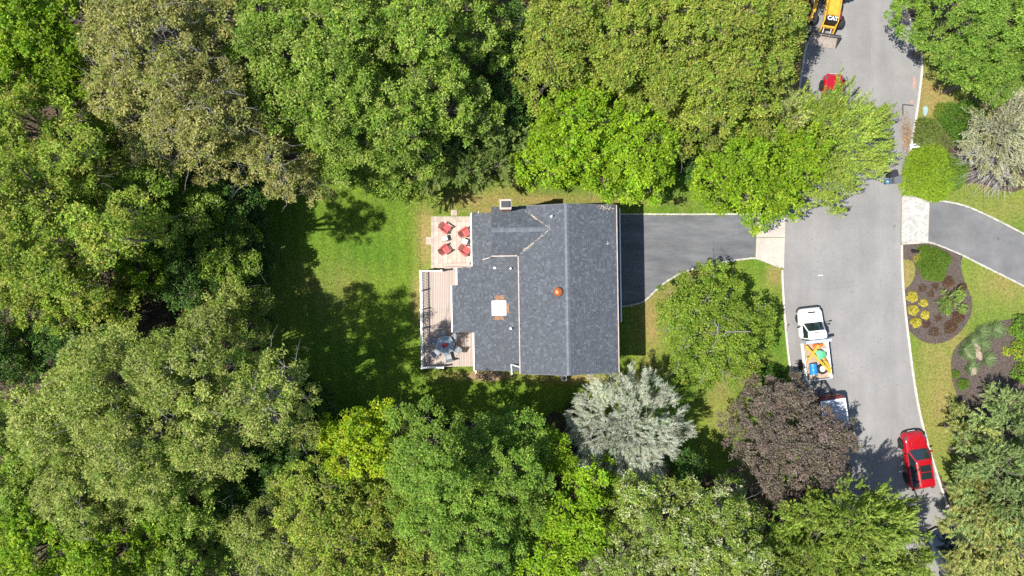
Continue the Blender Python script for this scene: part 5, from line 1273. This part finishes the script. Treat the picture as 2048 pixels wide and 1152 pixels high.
YEL = [(.48,.41,.05),(.56,.48,.09),(.40,.35,.04)]; RED = [(.12,.055,.035),(.16,.085,.05),(.10,.075,.04)]; GRN = [(.10,.175,.018),(.14,.21,.025),(.08,.15,.015)]; IRIS = [(.15,.225,.085),(.20,.27,.115),(.26,.31,.16),(.12,.195,.065)]
LIM = [(.18,.29,.014),(.215,.315,.02),(.145,.25,.014),(.25,.32,.03)]
for px, py, r, lb in ((1824,594,12,'yellow bush nearest the mailbox end of its row along the kerb'),(1846,606,8.5,'small yellow bush behind the kerb row, the smallest of the five'),(1826,620,11.5,'yellow bush in the middle of the kerb row'),(1849,630,9.5,'yellow bush beside the reddish bushes'),(1831,645,11.5,'yellow bush at the end of the kerb row next to the brown bush')):
    mound('golden_bush', px, py, r*.86, .5, YEL, lb, group='yellow bushes in the mulch bed', L=.09, Wd=.06)
mound('flower_tuft', 1834, 517, 9, .3, [(.45,.33,.06),(.5,.42,.12),(.35,.30,.05)], 'thin yellow flower tuft beside the mailbox', L=.1, Wd=.03, cover=1.3)
for px, py, r, lb in ((1896,564,11.5,'round reddish bush between the juniper and the dark spiky shrub'),(1923,576,10,'reddish bush at the lawn side of the dark spiky shrub'),(1915,635,12,'reddish bush right behind the dark spiky shrub on the far side'),(1900,655,12.5,'largest rust brown bush near the narrow grass strip'),(1844,577,8,'sparse brown bush between the juniper and the yellow bushes'),(1869,574,7.5,'faint reddish low bush touching the juniper'),(1876,637,7,'small rusty bush in the middle of the mulch'),(1852,648,9,'brown bush next to the last yellow bush'),(1867,664,9.5,'brown bush at the round end of the mulch bed'),(1860,588,7,'pale sparse bush in front of the juniper')):
    mound('barberry_bush', px, py, r, .4, RED, lb, group='reddish bushes in the mulch bed', L=.09, Wd=.05, cover=2.0 if r > 9.5 else 1.0)
mound('juniper_shrub', 1866, 528, 33, .55, GRN, 'wide low green juniper in the mulch bed by the block apron', L=.16, Wd=.03, cover=2.8)
mound('juniper_shrub', 1848, 503, 14, .4, GRN, 'low green juniper shoot beside the mailbox', L=.16, Wd=.03)
rt = tree('spruce_tree', 1900, 602, 27, 1.9, 'spiky', 'small dark spiky evergreen in the mulch bed', cat='shrub', hb=.25)
for px, py, r, lb in ((1990,660,19,'largest iris clump at the lawn side of its bed'),(1965,664,17,'iris clump next to the largest one'),(1945,682,17,'iris clump beside the deepest rock'),(1967,690,15,'iris clump in the centre of its bed'),(1932,702,18,'iris clump at the rounded bed edge'),(1975,718,16,'bright green iris clump beyond the broad pale rock'),(1942,736,15,'iris clump behind the orange tan rock'),(1945,716,10,'small iris clump between two rocks')):
    mound('iris_clump', px, py, r*1.28, .6, IRIS, lb, cat='plant', group='iris clumps', Wd=.045, blade=True, stems=False, cover=11)
mound('boxwood_shrub', 1925, 768, 11.5, .5, GRN, 'round green boxwood in the iris bed', group='boxwoods in the iris bed', L=.08, Wd=.05); mound('boxwood_shrub', 1911, 748, 8, .35, GRN, 'smaller flat green shrub at the iris bed edge', group='boxwoods in the iris bed', L=.08, Wd=.05)
mound('hosta_plant', 2014, 703, 9, .35, [(.32,.36,.03),(.26,.33,.03)], 'lime yellow hosta alone on the mulch', cat='plant', L=.2, Wd=.1, cover=1.8)
mound('hosta_plant', 2020, 661, 9, .3, [(.2,.24,.04),(.14,.2,.04)], 'olive green low plant beside the iris clumps', cat='plant', L=.14, Wd=.06, cover=1.3)
mound('azalea_shrub', 2050, 655, 26, 1.6, [(.12,.23,.02),(.16,.27,.03),(.10,.19,.02)], 'glossy bright green shrub at the neighbour lawn', L=.16, Wd=.1)
mound('azalea_shrub', 2042, 700, 20, 1.2, [(.14,.25,.02),(.18,.28,.03),(.40,.38,.05)], 'bright green shrub with a few yellow leaves', L=.15, Wd=.09)
mound('azalea_shrub', 2050, 745, 22, 1.5, [(.12,.23,.02),(.16,.27,.03)], 'green shrub casting shade on the mulch', L=.16, Wd=.1)
mound('yew_shrub', 1858, 346, 55, 1.3, LIM, 'large lime green mounded shrub at the corner of the block apron', L=.2, Wd=.05, cover=3.2, squash=(1,1.05))
mound('yew_shrub', 1895, 345, 40, 1.1, [(.12,.21,.02),(.15,.23,.035),(.10,.17,.03)], 'greener shrub merging with the lime mound', L=.2, Wd=.05, cover=2.8)
mound('wild_shrub', 1856, 265, 30, 1.0, [(.09,.16,.02),(.13,.19,.03),(.17,.16,.06)], 'loose mixed green shrub at the kerb above the white pad', L=.17, Wd=.07)
mound('wild_shrub', 1925, 245, 46, 1.5, [(.075,.16,.016),(.10,.19,.02),(.06,.125,.016)], 'dark green bushy shrub beside the weeping tree', L=.17, Wd=.08)
mound('wild_shrub', 1960, 275, 26, 1.2, [(.15,.23,.02),(.18,.25,.03)], 'light green shrub tuft at the weeping tree trunk', L=.17, Wd=.08)
mound('wild_shrub', 1890, 225, 22, .8, [(.17,.23,.03),(.13,.2,.03)], 'small yellow green shrub on the dry grass', L=.15, Wd=.06)
mound('wild_shrub', 1878, 283, 26, .8, [(.20,.17,.08),(.15,.16,.05),(.11,.16,.03)], 'brownish thin shrub above the lime mound', L=.15, Wd=.05, cover=1.6)
mound('wild_shrub', 1545, 752, 26, .9, [(.055,.13,.015),(.075,.16,.02)], 'dark green shrub under the edge of the purple tree', L=.16, Wd=.09)
mound('wild_shrub', 905, 404, 5, .7, [(.04,.06,.02),(.06,.09,.02)], 'tiny dark sapling on the dry grass near the patio', L=.3, Wd=.04, cover=2.0, z0=.006)
for px, py, r in ((610,790,34),(585,815,28),(700,843,26),(820,838,30),(870,835,26),(1150,828,24)):
    mound('wild_shrub', px, py, r, 1.3, [(.05,.10,.018),(.075,.14,.025),(.04,.085,.018)], 'dark leafy shrub along the shaded south edge of the back lawn', group='shrubs along the south lawn edge', L=.16, Wd=.08, z0=.006)
# bare weeping branches in front of the pale tree
rg = np.random.default_rng(77); segs = []
base = W(1990, 322, 0); root = empty('bare_shrub', (base.x, base.y, .04), 0, 'grey leafless arching branches under the pale weeping tree', 'shrub')
for i in range(130):
    a = rg.uniform(2.5, 4.9); L_ = rg.uniform(2.0, 4.4); p = np.array([rg.normal(0, .2), rg.normal(0, .2), 0.02]); hgt = rg.uniform(.7, 1.7); prev = p
    for k in range(1, 6):
        t = k/5; a += rg.normal(0, .12); q = prev+np.array([math.cos(a)*L_/5, math.sin(a)*L_/5*.75, hgt*(math.sin(min(1, t*1.05)*2.5)-math.sin((t-.2)*1.05*2.5))]); segs.append((prev, q, .022*(1-t)+.012, .022*(1-t)+.008)); 
        if k > 1: segs.append((q, q+np.array([math.cos(a)*.3+rg.normal(0,.2), math.sin(a)*.3+rg.normal(0,.2), rg.uniform(-.1,.15)]), .011, .005))
        prev = q
link_mesh('branches', tubes_mesh('branches', *map(np.array, zip(*segs))), mat('pale_twig', (.44,.42,.40), .9, .2), root)
# ------------------------------------------------------------------ grass blades, ground cover, litter
def scatter(n, x0, x1, y0, y1, test):
    x = rng.uniform(x0, x1, n); y = rng.uniform(y0, y1, n); k = test(x, y); return x[k], y[k]
beds = [bed1, bed2, bed3, road_poly, drive_poly, nd_top+nd_low[::-1], ap_poly]
def grass_ok(x, y):
    k = in_lawn(x, y)
    for b_ in beds: k &= ~pip(x, y, b_)
    k &= ~((x > -4.4) & (x < 8.0) & (y > -6.2) & (y < 5.8)); k &= ~((x > -7.4) & (x < -2.8) & (y > -6.4) & (y < 5.95))
    k &= ~((x > 19.8) & (x < 22.4) & (y > 1.5) & (y < 6.3))
    return k
x, y = scatter(420000, -21, 42, -14, 20, grass_ok); n = len(x)
a = rng.uniform(0, 6.28, n); P = np.stack([x, y, np.full(n, .004)], 1); D = np.stack([np.cos(a), np.sin(a), rng.uniform(.3, 1.4, n)], 1); Nn = np.stack([-np.cos(a)*.8, -np.sin(a)*.8, np.full(n, .7)], 1)
C = turf_col(x, y)*np.clip(rng.normal(1.12, .36, n), .35, 2.2)[:, None]
o = link_mesh('grass', leaf_mesh('grass', P, D, Nn, rng.uniform(.05, .12, n), .028, C, .05), M['leaf']); tag(o, 'short grass of the lawns around the house and drives', 'grass', kind='stuff')
# ground cover of the woods
def woods_ok(x, y):
    k = ~in_lawn(x, y)
    for b_ in beds: k &= ~pip(x, y, b_)
    return k & ~((x > -8) & (x < 9) & (y > -7) & (y < 7)) & (x < 33)
x, y = scatter(95000, -46, 36, -27, 27, woods_ok); dn = vnoise(x, y, 2.2); k = dn > .2; x, y = x[k], y[k]; n = len(x)
P = np.stack([x, y, .02+rng.random(n)*1.1*vnoise(x, y, 2.2)], 1); D = rng.normal(0, 1, (n, 3)); Nn = rng.normal(0, .4, (n, 3))+np.array([0, 0, 1]); C = np.array([(.04,.085,.018),(.055,.105,.022),(.07,.06,.03)])[rng.integers(0, 3, n)]
o = link_mesh('undergrowth', leaf_mesh('undergrowth', P, D, Nn, rng.uniform(.15, .32, n), .14, C), M['leaf']); tag(o, 'low leafy undergrowth on the floor of the woods', 'undergrowth', kind='stuff')
x, y = scatter(45000, -46, 36, -27, 27, woods_ok); n = len(x); P = np.stack([x, y, rng.uniform(.005, .05, n)], 1); D = rng.normal(0, 1, (n, 3))*np.array([1, 1, .2]); C = np.array([(.16,.085,.04),(.11,.06,.03),(.22,.13,.06)])[rng.integers(0, 3, n)]
x2 = rng.normal(W(1813,272).x, .22, 900); y2 = W(1811,272).y+rng.normal(0, .75, 900); P2 = np.stack([x2-.02*(y2-12.4), y2, rng.uniform(.02, .05, 900)], 1); P = np.concatenate([P, P2]); D = np.concatenate([D, rng.normal(0, 1, (900, 3))*np.array([1, 1, .2])]); C = np.concatenate([C, np.tile(np.array([[.30,.19,.11]]), (900, 1))*rng.uniform(.6, 1.3, (900, 1))]); n += 900
o = link_mesh('leaf_litter', leaf_mesh('leaf_litter', P, D, np.tile([0, 0, 1.0], (n, 1))+rng.normal(0, .3, (n, 3)), rng.uniform(.06, .14, n), .07, C), M['leaf']); tag(o, 'brown fallen leaves under the trees and in the gutter', 'leaves', kind='stuff')

# wood chips on the beds and stray leaves on the hard surfaces
def chip_ok(x, y): return pip(x, y, bed1) | pip(x, y, bed2)
x, y = scatter(60000, W(1800,480).x, W(2090,480).x, W(1800,900).y, W(1800,480).y, chip_ok); n = len(x)
o = link_mesh('wood_chips', leaf_mesh('wood_chips', np.stack([x, y, rng.uniform(.05, .075, n)], 1), rng.normal(0, 1, (n, 3))*np.array([1, 1, .25]), np.tile([0, 0, 1.0], (n, 1))+rng.normal(0, .35, (n, 3)), rng.uniform(.05, .13, n), .045, np.array([[.10,.077,.063]])*rng.uniform(.35, 1.9, (n, 1))), M['leaf']); tag(o, 'brown wood chips covering the mulch beds', 'wood chips', kind='stuff')
def hard_ok(x, y): return pip(x, y, road_poly) | pip(x, y, drive_poly)
x, y = scatter(1500, 7.5, 36, -22, 23, hard_ok); n = len(x); q = rng.random(n) < .5; x, y = x[q], y[q]; n = len(x)
o = link_mesh('stray_leaves', leaf_mesh('stray_leaves', np.stack([x, y, rng.uniform(.028, .036, n)], 1), rng.normal(0, 1, (n, 3))*np.array([1, 1, .1]), np.tile([0, 0, 1.0], (n, 1))+rng.normal(0, .2, (n, 3)), rng.uniform(.05, .11, n), .06, np.array([[.16,.12,.07]])*rng.uniform(.4, 1.7, (n, 1))), M['leaf']); tag(o, 'stray dry leaves scattered on road and driveway', 'leaves', kind='stuff')
